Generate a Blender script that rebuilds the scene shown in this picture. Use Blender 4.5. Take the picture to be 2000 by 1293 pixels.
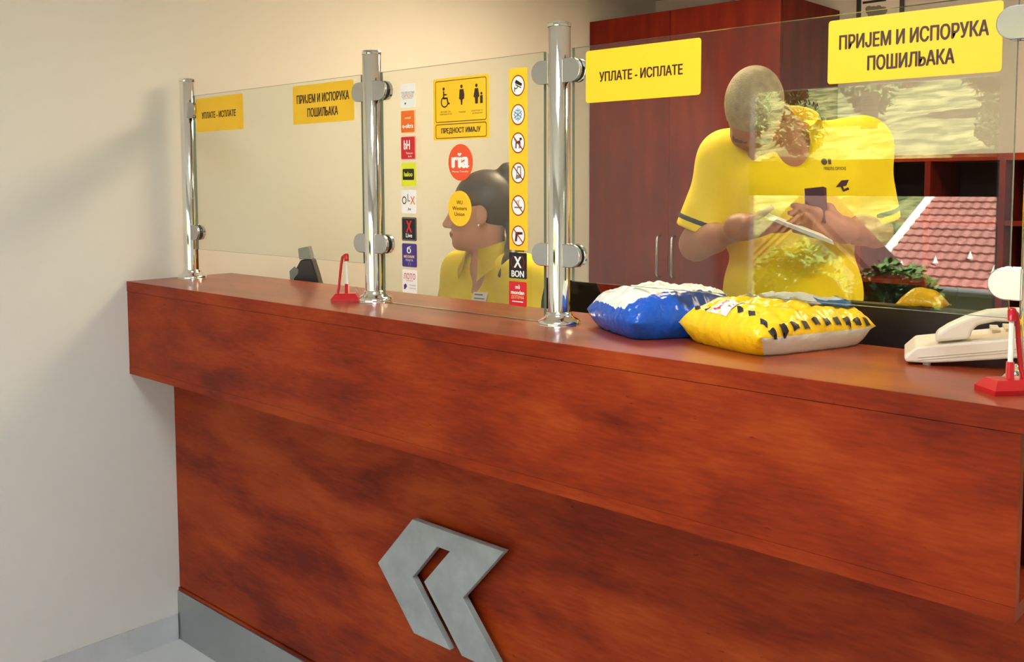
import bpy, bmesh, math, random
import numpy as np
from mathutils import Vector, Matrix, noise
from mathutils.bvhtree import BVHTree

for o in list(bpy.data.objects):
    bpy.data.objects.remove(o, do_unlink=True)
S = bpy.context.scene
COL = S.collection
PI = math.pi
random.seed(7)

# ------------------------------------------------------------------ camera
F_PX, CY, PITCH, YAW, ROLL = 1861.47, 495.13, 0.0734, 0.7429, -0.0034
cd = bpy.data.cameras.new('camera')
cam = bpy.data.objects.new('camera', cd)
COL.objects.link(cam)
fw = Vector((-math.sin(YAW)*math.cos(PITCH), math.cos(YAW)*math.cos(PITCH), -math.sin(PITCH)))
rt = Vector((math.cos(YAW), math.sin(YAW), 0))
up = rt.cross(fw)
r2 = rt*math.cos(ROLL) + up*math.sin(ROLL)
u2 = -rt*math.sin(ROLL) + up*math.cos(ROLL)
m3 = Matrix((r2, u2, -fw)).transposed()
cam.matrix_world = Matrix.Translation((2.7651, -1.3068, 1.4372)) @ m3.to_4x4()
cd.sensor_fit = 'HORIZONTAL'
cd.sensor_width = 36.0
cd.lens = 36.0*F_PX/2000.0
cd.shift_y = (CY - 646.5)/2000.0
cd.clip_start = 0.02
cd.clip_end = 300
S.camera = cam

# ------------------------------------------------------------------ world, sun, exposure
w = bpy.data.worlds.new('world')
S.world = w
w.use_nodes = True
bg = w.node_tree.nodes['Background']
bg.inputs[0].default_value = (0.80, 0.90, 1.0, 1)
bg.inputs[1].default_value = 4.2
sl = bpy.data.lights.new('sun', 'SUN')
sl.energy = 84
sl.angle = 0.01
sl.color = (1.0, 0.95, 0.86)
sun = bpy.data.objects.new('sun', sl)
COL.objects.link(sun)
sun.location = (6, 8, 20)
sun.rotation_euler = Vector((-0.55, -0.42, -0.72)).to_track_quat('-Z', 'Y').to_euler()
S.view_settings.view_transform = 'Standard'
S.view_settings.look = 'None'
S.view_settings.gamma = 1
S.view_settings.use_curve_mapping = False
S.view_settings.exposure = 0.06
LAMP_STAFF = 27.0
LAMP_HALL = 25.0

# ------------------------------------------------------------------ helpers
def srgb(r, g, b):
    f = lambda c: c/12.92 if c <= .04045 else ((c+.055)/1.055)**2.4
    return (f(r/255), f(g/255), f(b/255), 1)

def mat(name, col, rough=.5, metal=0, coat=0, spec=.5, bump=0, bscale=60, vary=0, vscale=8, sss=0):
    m = bpy.data.materials.new(name)
    m.use_nodes = True
    n = m.node_tree.nodes; L = m.node_tree.links
    b = n['Principled BSDF']
    b.inputs['Base Color'].default_value = col
    b.inputs['Roughness'].default_value = rough
    b.inputs['Metallic'].default_value = metal
    b.inputs['Coat Weight'].default_value = coat
    b.inputs['Coat Roughness'].default_value = .12
    b.inputs['Specular IOR Level'].default_value = spec
    if sss:
        b.inputs['Subsurface Weight'].default_value = sss
        b.inputs['Subsurface Radius'].default_value = (.012, .005, .003)
        b.inputs['Subsurface Scale'].default_value = .5
    if vary or bump:
        tc = n.new('ShaderNodeTexCoord')
    if vary:
        t = n.new('ShaderNodeTexNoise'); t.inputs['Scale'].default_value = vscale; t.inputs['Detail'].default_value = 6
        L.new(tc.outputs['Object'], t.inputs['Vector'])
        r = n.new('ShaderNodeValToRGB')
        r.color_ramp.elements[0].position = .3; r.color_ramp.elements[1].position = .7
        r.color_ramp.elements[0].color = tuple(c*(1-vary) for c in col[:3]) + (1,)
        r.color_ramp.elements[1].color = tuple(min(1, c*(1+vary)) for c in col[:3]) + (1,)
        L.new(t.outputs['Fac'], r.inputs['Fac']); L.new(r.outputs['Color'], b.inputs['Base Color'])
    if bump:
        t2 = n.new('ShaderNodeTexNoise'); t2.inputs['Scale'].default_value = bscale; t2.inputs['Detail'].default_value = 4
        L.new(tc.outputs['Object'], t2.inputs['Vector'])
        bp = n.new('ShaderNodeBump'); bp.inputs['Strength'].default_value = bump; bp.inputs['Distance'].default_value = .01
        L.new(t2.outputs['Fac'], bp.inputs['Height']); L.new(bp.outputs['Normal'], b.inputs['Normal'])
    return m

def wood(name, dark, mid, light, stretch, rough=.45, scale=1.0, coat=.0, spec=.16):
    m = bpy.data.materials.new(name); m.use_nodes = True
    n = m.node_tree.nodes; L = m.node_tree.links; b = n['Principled BSDF']
    tc = n.new('ShaderNodeTexCoord')
    def nz(sc, det, dist, mul):
        mp = n.new('ShaderNodeMapping'); mp.inputs['Scale'].default_value = mul
        L.new(tc.outputs['Object'], mp.inputs['Vector'])
        t = n.new('ShaderNodeTexNoise'); t.inputs['Scale'].default_value = sc; t.inputs['Detail'].default_value = det
        t.inputs['Distortion'].default_value = dist*.4
        L.new(mp.outputs['Vector'], t.inputs['Vector']); return t
    a = nz(3.2*scale, 5, .8, tuple(stretch))
    c = nz(26*scale, 3, .2, tuple(s**1.6 for s in stretch))
    mx = n.new('ShaderNodeMix'); mx.data_type = 'FLOAT'; mx.inputs[0].default_value = .22
    L.new(a.outputs['Fac'], mx.inputs[2]); L.new(c.outputs['Fac'], mx.inputs[3])
    r = n.new('ShaderNodeValToRGB'); e = r.color_ramp.elements
    e[0].position = .34; e[0].color = dark; e[1].position = .68; e[1].color = light
    k = e.new(.5); k.color = mid
    L.new(mx.outputs[0], r.inputs['Fac'])
    # tiny dark flecks
    v = nz(38*scale, 2, 0, tuple(stretch))
    rr = n.new('ShaderNodeValToRGB'); rr.color_ramp.elements[0].position = .70; rr.color_ramp.elements[0].color = (1, 1, 1, 1)
    rr.color_ramp.elements[1].position = .76; rr.color_ramp.elements[1].color = (.55, .5, .5, 1)
    L.new(v.outputs['Fac'], rr.inputs['Fac'])
    mm = n.new('ShaderNodeMix'); mm.data_type = 'RGBA'; mm.blend_type = 'MULTIPLY'; mm.inputs[0].default_value = 1
    L.new(r.outputs['Color'], mm.inputs[6]); L.new(rr.outputs['Color'], mm.inputs[7])
    L.new(mm.outputs[2], b.inputs['Base Color'])
    b.inputs['Roughness'].default_value = rough; b.inputs['Coat Weight'].default_value = coat; b.inputs['Coat Roughness'].default_value = .14; b.inputs['Specular IOR Level'].default_value = spec
    return m

def glass(name, tint, ior=1.5, rough=0.0):
    m = bpy.data.materials.new(name); m.use_nodes = True
    n = m.node_tree.nodes; L = m.node_tree.links
    n.remove(n['Principled BSDF'])
    out = n['Material Output']
    tr = n.new('ShaderNodeBsdfTransparent'); tr.inputs[0].default_value = tint
    gl = n.new('ShaderNodeBsdfGlossy'); gl.inputs['Roughness'].default_value = rough
    fr = n.new('ShaderNodeFresnel')
    ge = n.new('ShaderNodeNewGeometry')      # same reflectance from either face of the thin sheet
    io = n.new('ShaderNodeMix'); io.data_type = 'FLOAT'; io.inputs[2].default_value = ior; io.inputs[3].default_value = 1/ior
    L.new(ge.outputs['Backfacing'], io.inputs[0]); L.new(io.outputs[0], fr.inputs[0])
    mx = n.new('ShaderNodeMixShader')
    L.new(fr.outputs[0], mx.inputs[0]); L.new(tr.outputs[0], mx.inputs[1]); L.new(gl.outputs[0], mx.inputs[2])
    L.new(mx.outputs[0], out.inputs[0])
    return m

def emit(name, col, strength):
    m = bpy.data.materials.new(name); m.use_nodes = True
    b = m.node_tree.nodes['Principled BSDF']
    b.inputs['Base Color'].default_value = col
    b.inputs['Emission Color'].default_value = col
    b.inputs['Emission Strength'].default_value = strength
    return m

M = {}
M['wall'] = mat('wall_paint', srgb(222, 219, 211), .8, bump=.04, bscale=300)
M['ceiling'] = mat('ceiling_paint', srgb(225, 222, 215), .85)
M['floor'] = mat('floor_tile', srgb(214, 216, 216), .12, vary=.05, vscale=3)
M['skirting'] = mat('skirting_tile', srgb(196, 198, 200), .25, vary=.10, vscale=7)
M['wood_h'] = wood('cherry_laminate_long', srgb(102, 24, 7), srgb(140, 44, 9), srgb(166, 68, 18), (1, 3.2, 3.2))
M['wood_top'] = wood('cherry_laminate_top', srgb(112, 36, 13), srgb(138, 51, 17), srgb(158, 70, 27), (1, 3.2, 3.2), .36, 1.0, .25, .45)
M['wood_v'] = wood('cherry_laminate_tall', srgb(92, 20, 12), srgb(108, 26, 13), srgb(126, 38, 18), (5, 5, 1))
M['wood_dark'] = mat('cherry_groove', srgb(52, 16, 8), .6)
M['wood_edge'] = mat('cherry_edge_band', srgb(150, 66, 28), .35, vary=.12, vscale=30)
M['chrome'] = mat('polished_steel', (.86, .86, .84, 1), .06, 1)
M['satin'] = mat('satin_steel', (.56, .57, .57, 1), .22, 1)
M['plinth'] = mat('brushed_aluminium', (.42, .44, .44, 1), .35, .85, vary=.06, vscale=5)
M['emblem'] = mat('zinc_plate', srgb(150, 154, 153), .5, .1, vary=.14, vscale=18)
M['glass'] = glass('partition_glass', (.955, .985, .965, 1), 1.62)
M['glass_edge'] = mat('glass_edge', srgb(96, 120, 108), .15)
M['pane'] = glass('window_glass', (.97, .985, .98, 1), 1.45)
M['yellow'] = mat('sticker_yellow', srgb(250, 200, 30), .45)
M['ink'] = mat('print_dark_brown', srgb(62, 34, 10), .5)
M['black'] = mat('print_black', srgb(22, 20, 22), .45)
M['white'] = mat('print_white', srgb(245, 245, 240), .5)
M['red'] = mat('print_red', srgb(208, 30, 38), .45)
M['darkred'] = mat('print_ring_red', srgb(150, 45, 30), .5)
M['orange'] = mat('print_orange', srgb(238, 112, 34), .45)
M['coral'] = mat('print_coral', srgb(236, 84, 40), .45)
M['lime'] = mat('print_lime', srgb(222, 226, 40), .45)
M['violet'] = mat('print_violet', srgb(66, 44, 130), .45)
M['grey'] = mat('print_grey', srgb(120, 118, 120), .5)
M['ice'] = mat('print_ice_blue', srgb(88, 158, 200), .5)
M['paleorange'] = mat('print_pale_orange', srgb(255, 214, 150), .5)
M['plum'] = mat('print_plum', srgb(70, 20, 40), .5)
M['shirt'] = mat('yellow_polo_cloth', srgb(250, 222, 12), .8, bump=.25, bscale=22, vary=.05, vscale=9)
M['blouse'] = mat('yellow_blouse_cloth', srgb(244, 222, 26), .8, bump=.3, bscale=18, vary=.05, vscale=9)
M['navy'] = mat('navy_cloth', srgb(34, 34, 52), .8)
M['trousers'] = mat('dark_trouser_cloth', srgb(36, 40, 56), .85)
M['skin'] = mat('skin_tan', srgb(172, 116, 88), .5, sss=.12, vary=.05, vscale=30)
M['skin_f'] = mat('skin_light_tan', srgb(204, 150, 124), .5, sss=.12, vary=.04, vscale=30)
M['lip'] = mat('lips', srgb(176, 92, 84), .45)
M['brow'] = mat('brow_hair', srgb(104, 80, 60), .8)
M['hair_m'] = mat('short_grey_blond_hair', srgb(172, 156, 122), .75, bump=.5, bscale=240, vary=.22, vscale=45)
M['hair_f'] = mat('dark_brown_hair', srgb(66, 52, 44), .42, bump=.08, bscale=220, vary=.25, vscale=30)
M['eye'] = mat('eye_white', srgb(236, 232, 226), .2)
M['iris'] = mat('iris_brown', srgb(60, 40, 28), .2)
M['plastic_black'] = mat('black_plastic', srgb(20, 20, 23), .4)
M['plastic_grey'] = mat('grey_plastic', srgb(120, 126, 118), .45)
M['beige'] = mat('beige_plastic', srgb(226, 216, 198), .4)
M['beige2'] = mat('beige_plastic_key', srgb(206, 196, 176), .45)
M['pen_red'] = mat('red_plastic', srgb(186, 18, 30), .3)
M['clear'] = mat('clear_pen_tube', srgb(228, 226, 216), .2)
M['bag_blue'] = mat('blue_poly_film', srgb(18, 84, 190), .25, bump=.5, bscale=30)
M['bag_navy'] = mat('navy_poly_film', srgb(40, 62, 120), .3)
M['bag_white'] = mat('white_poly_film', srgb(226, 232, 220), .35, bump=.35, bscale=35)
M['bag_yellow'] = mat('yellow_poly_film', srgb(248, 202, 24), .28, bump=.5, bscale=30)
M['paper'] = mat('white_paper', srgb(238, 236, 228), .7)
M['paper_blue'] = mat('blue_print_paper', srgb(60, 130, 190), .5)
M['fabric_black'] = mat('black_chair_fabric', srgb(24, 24, 27), .9)
M['chair_brown'] = mat('brown_chair_fabric', srgb(84, 54, 30), .9)
M['desk'] = mat('grey_desk_laminate', srgb(160, 150, 138), .5)
M['frame'] = mat('white_window_frame', srgb(224, 224, 228), .4)
M['roof'] = mat('red_roof_tile', srgb(158, 106, 96), .7, vary=.15, vscale=6)
M['roof_br'] = mat('brown_roof_board', srgb(110, 78, 62), .7)
M['roof_dark'] = mat('dark_brown_shingle', srgb(74, 46, 40), .8)
M['render'] = mat('pale_blue_render', srgb(176, 196, 214), .8)
M['stone'] = mat('grey_facade', srgb(150, 146, 140), .8)
M['grass'] = mat('hill_grass', srgb(120, 130, 70), .9, vary=.5, vscale=.9)
def two_tone(m, a, b, scale):
    n = m.node_tree.nodes; L = m.node_tree.links
    tc = n.new('ShaderNodeTexCoord'); t = n.new('ShaderNodeTexNoise'); t.inputs['Scale'].default_value = scale; t.inputs['Detail'].default_value = 8; t.inputs['Roughness'].default_value = .75
    L.new(tc.outputs['Object'], t.inputs['Vector'])
    r = n.new('ShaderNodeValToRGB'); e = r.color_ramp.elements; e[0].position = .42; e[0].color = a; e[1].position = .60; e[1].color = b
    L.new(t.outputs['Fac'], r.inputs['Fac']); L.new(r.outputs['Color'], n['Principled BSDF'].inputs['Base Color'])
two_tone(M['grass'], srgb(58, 76, 34), srgb(150, 148, 92), .7)
M['leaf'] = mat('shrub_leaf', srgb(78, 108, 44), .6, vary=.3, vscale=8)
M['leaf2'] = mat('tree_leaf', srgb(92, 112, 62), .7, vary=.3, vscale=2)
M['bark'] = mat('bark', srgb(92, 74, 56), .9)
M['paving'] = mat('terrace_paving', srgb(150, 146, 138), .8, vary=.1, vscale=3)
M['soil'] = mat('planter_clay', srgb(130, 80, 56), .8)

def tag(o, label=None, cat=None, group=None, kind=None):
    if label: o['label'] = label
    if cat: o['category'] = cat
    if group: o['group'] = group
    if kind: o['kind'] = kind
    return o

def thing(name, label, cat, loc=(0, 0, 0), rotz=0, group=None):
    o = bpy.data.objects.new(name, None); COL.objects.link(o)
    o.empty_display_size = .05
    o.location = loc; o.rotation_euler = (0, 0, rotz)
    return tag(o, label, cat, group)

def link(name, me, mats, parent=None, smooth=False):
    o = bpy.data.objects.new(name, me); COL.objects.link(o)
    if not isinstance(mats, (list, tuple)): mats = [mats]
    if not me.materials:
        for m in mats: me.materials.append(m)
    if parent: o.parent = parent
    if smooth:
        me.polygons.foreach_set('use_smooth', [True]*len(me.polygons))
    return o

def done(name, bm, mats, parent=None, smooth=False, bevel=0, seg=2):
    if bevel:
        es = [e for e in bm.edges if len(e.link_faces) == 2 and e.calc_face_angle(0) > .5]
        bmesh.ops.bevel(bm, geom=es, offset=bevel, segments=seg, affect='EDGES', profile=.5)
    me = bpy.data.meshes.new(name); bm.normal_update(); bm.to_mesh(me); bm.free()
    return link(name, me, mats, parent, smooth)

def bx(bm, x0, x1, y0, y1, z0, z1, mi=0, mtx=None):
    vs = [bm.verts.new(v) for v in ((x0, y0, z0), (x1, y0, z0), (x1, y1, z0), (x0, y1, z0), (x0, y0, z1), (x1, y0, z1), (x1, y1, z1), (x0, y1, z1))]
    if mtx:
        for v in vs: v.co = mtx @ v.co
    for f in ((3, 2, 1, 0), (4, 5, 6, 7), (0, 1, 5, 4), (1, 2, 6, 5), (2, 3, 7, 6), (3, 0, 4, 7)):
        bm.faces.new([vs[i] for i in f]).material_index = mi
    return vs

def box(name, x0, x1, y0, y1, z0, z1, m, parent=None, bevel=0):
    bm = bmesh.new(); bx(bm, x0, x1, y0, y1, z0, z1)
    return done(name, bm, m, parent, bevel=bevel)

def lathe(bm, prof, seg=32, mtx=None, mi=0):
    rings = []
    for r, z in prof:
        if r < 1e-6:
            v = bm.verts.new((0, 0, z)); rings.append([v])
        else:
            rings.append([bm.verts.new((r*math.cos(2*PI*i/seg), r*math.sin(2*PI*i/seg), z)) for i in range(seg)])
    if mtx:
        for rg in rings:
            for v in rg: v.co = mtx @ v.co
    for a, b in zip(rings, rings[1:]):
        for i in range(seg):
            j = (i+1) % seg
            if len(a) == 1 and len(b) == 1: continue
            if len(a) == 1: f = [a[0], b[j], b[i]][::-1]
            elif len(b) == 1: f = [a[i], a[j], b[0]]
            else: f = [a[i], a[j], b[j], b[i]]
            bm.faces.new(f).material_index = mi

def tube(bm, pts, rad, seg=10, mi=0, cap=True):
    pts = [Vector(p) for p in pts]
    rads = rad if isinstance(rad, (list, tuple)) else [rad]*len(pts)
    rings = []
    ref = None
    for i, p in enumerate(pts):
        d = (pts[min(i+1, len(pts)-1)] - pts[max(i-1, 0)]).normalized()
        if ref is None:
            ref = d.orthogonal().normalized()
        ref = (ref - d*ref.dot(d)).normalized(); b = d.cross(ref)
        rings.append([bm.verts.new(p + (ref*math.cos(2*PI*k/seg) + b*math.sin(2*PI*k/seg))*rads[i]) for k in range(seg)])
    for a, b in zip(rings, rings[1:]):
        for k in range(seg):
            bm.faces.new((a[k], a[(k+1) % seg], b[(k+1) % seg], b[k])).material_index = mi
    if cap:
        bm.faces.new(rings[0][::-1]).material_index = mi; bm.faces.new(rings[-1]).material_index = mi

def prism(bm, pts, y0, y1, mi=0, mtx=None):
    """polygon in x,z extruded from y0 (front) to y1"""
    a = [bm.verts.new((x, y0, z)) for x, z in pts]; b = [bm.verts.new((x, y1, z)) for x, z in pts]
    if mtx:
        for v in a+b: v.co = mtx @ v.co
    fs = [bm.faces.new(a), bm.faces.new(b[::-1])]
    n = len(pts)
    for i in range(n): fs.append(bm.faces.new((a[i], b[i], b[(i+1) % n], a[(i+1) % n])))
    for f in fs: f.material_index = mi
    return fs

def fixn(bm):
    bmesh.ops.recalc_face_normals(bm, faces=bm.faces)

# ------------------------------------------------------------------ room shell
CEIL = 2.35; YB = 2.78; YF = -3.1; XR = 4.4
def struct(o): return tag(o, kind='structure')
struct(box('floor', -.12, XR+.12, YF-.15, YB+.12, -.1, 0, M['floor']))
struct(box('ceiling', -.12, XR+.12, YF-.15, YB+.12, CEIL, CEIL+.12, M['ceiling']))
struct(box('wall_left', -.12, 0, YF-.15, YB+.12, 0, CEIL, M['wall']))
struct(box('wall_right', XR, XR+.12, YF-.15, YB+.12, 0, CEIL, M['wall']))
struct(box('wall_back', 0, XR, YB, YB+.12, 0, CEIL, M['wall']))
bm = bmesh.new()
bx(bm, 0, .06, YF-.15, YF, 0, 2.06); bx(bm, 0, XR, YF-.15, YF, 2.06, CEIL); bx(bm, 3.6, XR, YF-.15, YF, 0, 2.06)
bx(bm, 1.50, 3.6, YF-.15, YF, 0, .72)
struct(done('wall_front', bm, M['wall']))
struct(box('baseboard_left', 0, .008, YF+.002, .128, 0, .0824, M['skirting']))
# glazed door
dr = thing('door_1', None, None, (0, YF-.05, 0)); struct(dr)
box('door_frame', .06, .10, -.06, .05, 0, 2.06, M['frame'], dr)
box('door_frame', 1.46, 1.50, -.06, .05, 0, 2.06, M['frame'], dr)
box('door_frame', .10, 1.46, -.06, .05, 2.0, 2.06, M['frame'], dr)
box('door_stile', .10, .155, -.03, .03, 0, 2.0, M['frame'], dr, .004)
box('door_stile', 1.425, 1.46, -.03, .03, 0, 2.0, M['frame'], dr, .004)
box('door_rail', .155, 1.425, -.03, .03, 1.93, 2.0, M['frame'], dr, .004)
box('door_rail', .155, 1.425, -.03, .03, 1.367, 1.553, M['plastic_black'], dr, .004)
box('door_rail', .155, 1.425, -.03, .03, 0, .22, M['frame'], dr, .004)
box('glass_pane', .155, 1.425, -.004, .004, 1.553, 1.93, M['pane'], dr)
box('glass_pane', .155, 1.425, -.004, .004, .22, 1.367, M['pane'], dr)
wn = thing('window_1', None, None, (0, YF-.05, 0)); struct(wn)
box('window_frame', 1.50, 3.6, -.05, .04, .72, .77, M['frame'], wn)
box('window_frame', 1.50, 3.6, -.05, .04, 2.0, 2.06, M['frame'], wn)
box('window_frame', 3.55, 3.6, -.05, .04, .77, 2.0, M['frame'], wn)
box('window_mullion', 2.52, 2.57, -.05, .04, .77, 2.0, M['frame'], wn)
box('glass_pane', 1.50, 2.52, -.004, .004, .77, 2.0, M['pane'], wn)
box('glass_pane', 2.57, 3.55, -.004, .004, .77, 2.0, M['pane'], wn)

def ceiling_lamp(x, y, sx, sy, strength, col, label):
    t = thing('ceiling_lamp', label, 'lamp', (x, y, CEIL))
    bm = bmesh.new()
    for a in ((-sx, sx, -sy, -sy+.02), (-sx, sx, sy-.02, sy), (-sx, -sx+.02, -sy+.02, sy-.02), (sx-.02, sx, -sy+.02, sy-.02)):
        bx(bm, a[0], a[1], a[2], a[3], -.03, 0)
    done('frame', bm, M['frame'], t)
    box('diffuser', -sx+.02, sx-.02, -sy+.02, sy-.02, -.02, -.012, emit('lamp_diffuser', col, strength), t)
ceiling_lamp(.95, 1.25, .3, .3, LAMP_STAFF, (1, .78, .50, 1), 'square ceiling light panel above the seated clerk')
ceiling_lamp(2.9, 1.25, .3, .3, LAMP_STAFF, (1, .78, .50, 1), 'square ceiling light panel above the desk monitor side')
ceiling_lamp(2.0, -.80, .3, .3, LAMP_HALL, (.89, .95, 1.0, 1), 'square ceiling light panel above the customer floor')

# ------------------------------------------------------------------ counter
HT = 1.15; LT = 2.437; CD = .35
ct = thing('service_counter', 'long reddish cherry wood service counter with overhanging front against the white wall', 'counter', (0, 0, 0))
X0 = .002
box('counter_top', X0, LT+.014, .0022, CD, 1.1195, HT, M['wood_top'], ct, .001)
box('edge_band', X0, LT+.014, 0, .002, 1.1195, HT-.0002, M['wood_h'], ct)
box('fascia_panel', X0, LT, .001, .019, .8919, 1.1185, M['wood_h'], ct, .0012)
box('bottom_board', X0, LT, .0005, .160, .8705, .8915, M['wood_h'], ct, .0012)
box('end_panel', LT-.045, LT-.030, .0195, .141, .892, 1.119, M['wood_edge'], ct)
box('base_panel', X0, LT-.02, .1406, .1586, .170, .870, M['wood_h'], ct)
box('base_lip', X0, LT-.02, .1366, .1586, .159, .167, M['wood_h'], ct, .001)
box('back_panel', X0, LT-.02, .325, .343, .01, 1.119, M['wood_edge'], ct)
box('side_panel', LT-.038, LT-.020, .1588, .3248, .17, 1.119, M['wood_v'], ct)
box('plinth', X0, LT-.02, .1323, .150, 0, .158, M['plinth'], ct)

# emblem
em = thing('wall_emblem', 'grey zinc double chevron emblem pointing left on the counter front', 'emblem', (1.10, .1406, .389))
def emb(name, pts):
    pts = [(2.765+(x-2.765)*.99, 1.437+(z-1.437)*.99) for x, z in pts]
    bm = bmesh.new(); prism(bm, [(x-1.10, z-.389) for x, z in pts], -.030, -.014); fixn(bm)
    return done(name, bm, M['emblem'], em, bevel=.0008, seg=1)
Zt, Zm, Zb = .661, .523, .389
emb('chevron', [(1.006, Zm), (1.134, Zb), (1.256, Zb), (1.132, Zm), (1.217, .618), (1.258, .618), (1.171, Zm), (1.294, Zb), (1.424, Zb), (1.299, Zm), (1.424, Zt), (1.133, Zt)])
for x, z in ((1.09, .54), (1.36, .635), (1.36, .41)):
    bm = bmesh.new(); lathe(bm, [(0, 0), (.006, 0), (.006, .0145), (0, .0145)], 12, Matrix.Translation((x-1.10, 0, z-.389)) @ Matrix.Rotation(PI/2, 4, 'X'))
    done('standoff', bm, M['satin'], em)

# ------------------------------------------------------------------ posts, clamps, panes
YP = .18
PX = [.062, .941, 1.5295, 2.407]
PW = ['beside the white wall', 'beside the red pen on the counter', 'beside the blue parcel', 'at the open end of the counter']
for i, x in enumerate(PX):
    t = thing('partition_post', 'polished steel partition post '+PW[i], 'post', (x, YP, HT), 0, 'steel posts along the counter')
    bm = bmesh.new(); lathe(bm, [(.0225, .004), (.0225, .598), (.021, .600)], 40); p = done('tube', bm, M['chrome'], t, True)
    bm = bmesh.new(); lathe(bm, [(.0232, .598), (.0236, .600), (.0236, .604), (.0222, .607), (0, .6075)], 40); done('cap', bm, M['chrome'], t)
    bm = bmesh.new(); lathe(bm, [(0, 0), (.043, 0), (.044, .003), (.043, .008), (.038, .012), (.030, .016), (.0262, .022), (.0262, .026), (.0228, .027)], 40); done('flange', bm, M['chrome'], t, True)
    sides = {0: (1,), 3: (-1,)}.get(i, (-1, 1))
    for s in sides:
        for z in (.510, .142):
            # D-shaped glass clamp: two jaws with a gap for the pane
            c = None
            for ya, yb_ in ((-.0135, -.0046), (.0046, .0135)):
                pts = [(.018, -.0235), (.040, -.0235)] + [(.040+.0235*math.sin(a), -.0235*math.cos(a)) for a in [PI*k/14 for k in range(1, 14)]] + [(.040, .0235), (.018, .0235)]
                bm = bmesh.new()
                prism(bm, [(s*a, z+b) for a, b in pts], ya, yb_); fixn(bm)
                done('clamp', bm, M['satin'] if ya < 0 else M['chrome'], t, bevel=.0015)
            bm = bmesh.new(); bx(bm, min(s*.019, s*.034), max(s*.019, s*.034), -.0045, .0045, z-.022, z+.022); done('clamp_core', bm, M['plastic_black'], t)
def pane(x0, x1, z0, z1, label):
    bm = bmesh.new(); bx(bm, x0, x1, YP-.004, YP+.004, z0, z1)
    for f in bm.faces:
        n = f.normal if f.normal.length else f.calc_center_median()
        f.normal_update()
        f.material_index = 0 if abs(f.normal.y) > .5 else 1
    o = done('glass_panel', bm, [M['glass'], M['glass_edge']])
    return tag(o, label, 'glass panel')
pane(.099, .904, 1.241, 1.703, 'clear glass panel between the wall-side post and the pen-side post')
pane(.978, 1.4925, 1.1515, 1.703, 'clear glass panel covered with payment and warning stickers')
pane(1.5665, 2.370, 1.241, 1.703, 'clear glass panel in front of the standing clerk with window reflections')

# ------------------------------------------------------------------ stickers (local: x right, z up, front = -y)
def rrect(w, h, r, n=5):
    p = []
    for cx, cz, a0 in ((w/2-r, h/2-r, 0), (-w/2+r, h/2-r, 90), (-w/2+r, -h/2+r, 180), (w/2-r, -h/2+r, 270)):
        for k in range(n+1):
            a = math.radians(a0 + 90*k/n); p.append((cx+r*math.cos(a), cz+r*math.sin(a)))
    return p
def circ(cx, cz, rx, rz=None, n=36):
    rz = rz or rx
    return [(cx+rx*math.cos(2*PI*k/n), cz+rz*math.sin(2*PI*k/n)) for k in range(n)]
def flat(bm, pts, layer):
    y = -.0006 - .00022*layer
    f = bm.faces.new([bm.verts.new((x, y, z)) for x, z in pts]); f.normal_update()
    if f.normal.y > 0: f.normal_flip()
def frame2(bm, outer, inner, layer):
    y = -.0006 - .00022*layer
    a = [bm.verts.new((x, y, z)) for x, z in outer]; b = [bm.verts.new((x, y, z)) for x, z in inner]
    n = len(a)
    for i in range(n): 
        f = bm.faces.new((a[i], a[(i+1) % n], b[(i+1) % n], b[i])); f.normal_update()
        if f.normal.y > 0: f.normal_flip()
def stroke(bm, pts, wd, layer):
    for (x0, z0), (x1, z1) in zip(pts, pts[1:]):
        d = Vector((x1-x0, z1-z0)); 
        if d.length < 1e-9: continue
        nn = Vector((-d.y, d.x)).normalized()*wd/2; e = d.normalized()*wd*.3
        flat(bm, [(x0-e.x+nn.x, z0-e.y+nn.y), (x0-e.x-nn.x, z0-e.y-nn.y), (x1+e.x-nn.x, z1+e.y-nn.y), (x1+e.x+nn.x, z1+e.y+nn.y)], layer)
def layer(name, fn, m, parent):
    bm = bmesh.new(); fn(bm); return done(name, bm, m, parent)
def text(s, w, h, cx, cz, m, parent, lay=2, bold=.032, name='lettering', plane=True):
    c = bpy.data.curves.new('t', 'FONT'); c.body = s.replace('Љ', 'ЛЬ'); c.resolution_u = 3
    for i, ch in enumerate(c.body[:-1]):
        if ch == 'Л' and c.body[i+1] == 'Ь': c.body_format[i].kerning = -2.2
    o = bpy.data.objects.new('t', c); COL.objects.link(o)
    dg = bpy.context.evaluated_depsgraph_get()
    me = bpy.data.meshes.new_from_object(o.evaluated_get(dg))
    bpy.data.objects.remove(o)
    if bold > 0:      # heavier weight: the same outlines laid side by side
        bm = bmesh.new()
        for q_ in (-1, 0, 1):
            n0 = len(bm.verts); bm.from_mesh(me); bm.verts.ensure_lookup_table()
            for v_ in bm.verts[n0:]: v_.co.x += q_*bold*1.3; v_.co.y += (abs(q_)-.5)*bold*.9
        bm.to_mesh(me); bm.free()
    n = len(me.vertices); co = np.empty(n*3); me.vertices.foreach_get('co', co); co = co.reshape(-1, 3)
    mn = co.min(0); mx = co.max(0)
    q = np.zeros_like(co)
    q[:, 0] = (co[:, 0]-(mn[0]+mx[0])/2)/(mx[0]-mn[0])*w + cx
    q[:, 2] = (co[:, 1]-(mn[1]+mx[1])/2)/(mx[1]-mn[1])*h + cz
    q[:, 1] = -.0006-.00022*lay
    if bold > 0: q[:, 1] -= np.repeat([0, .00006, .00003], n//3)
    me.vertices.foreach_set('co', q.ravel()); me.update()
    me.materials.clear()
    return link(name, me, m, parent)
YS = YP - .0042
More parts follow.
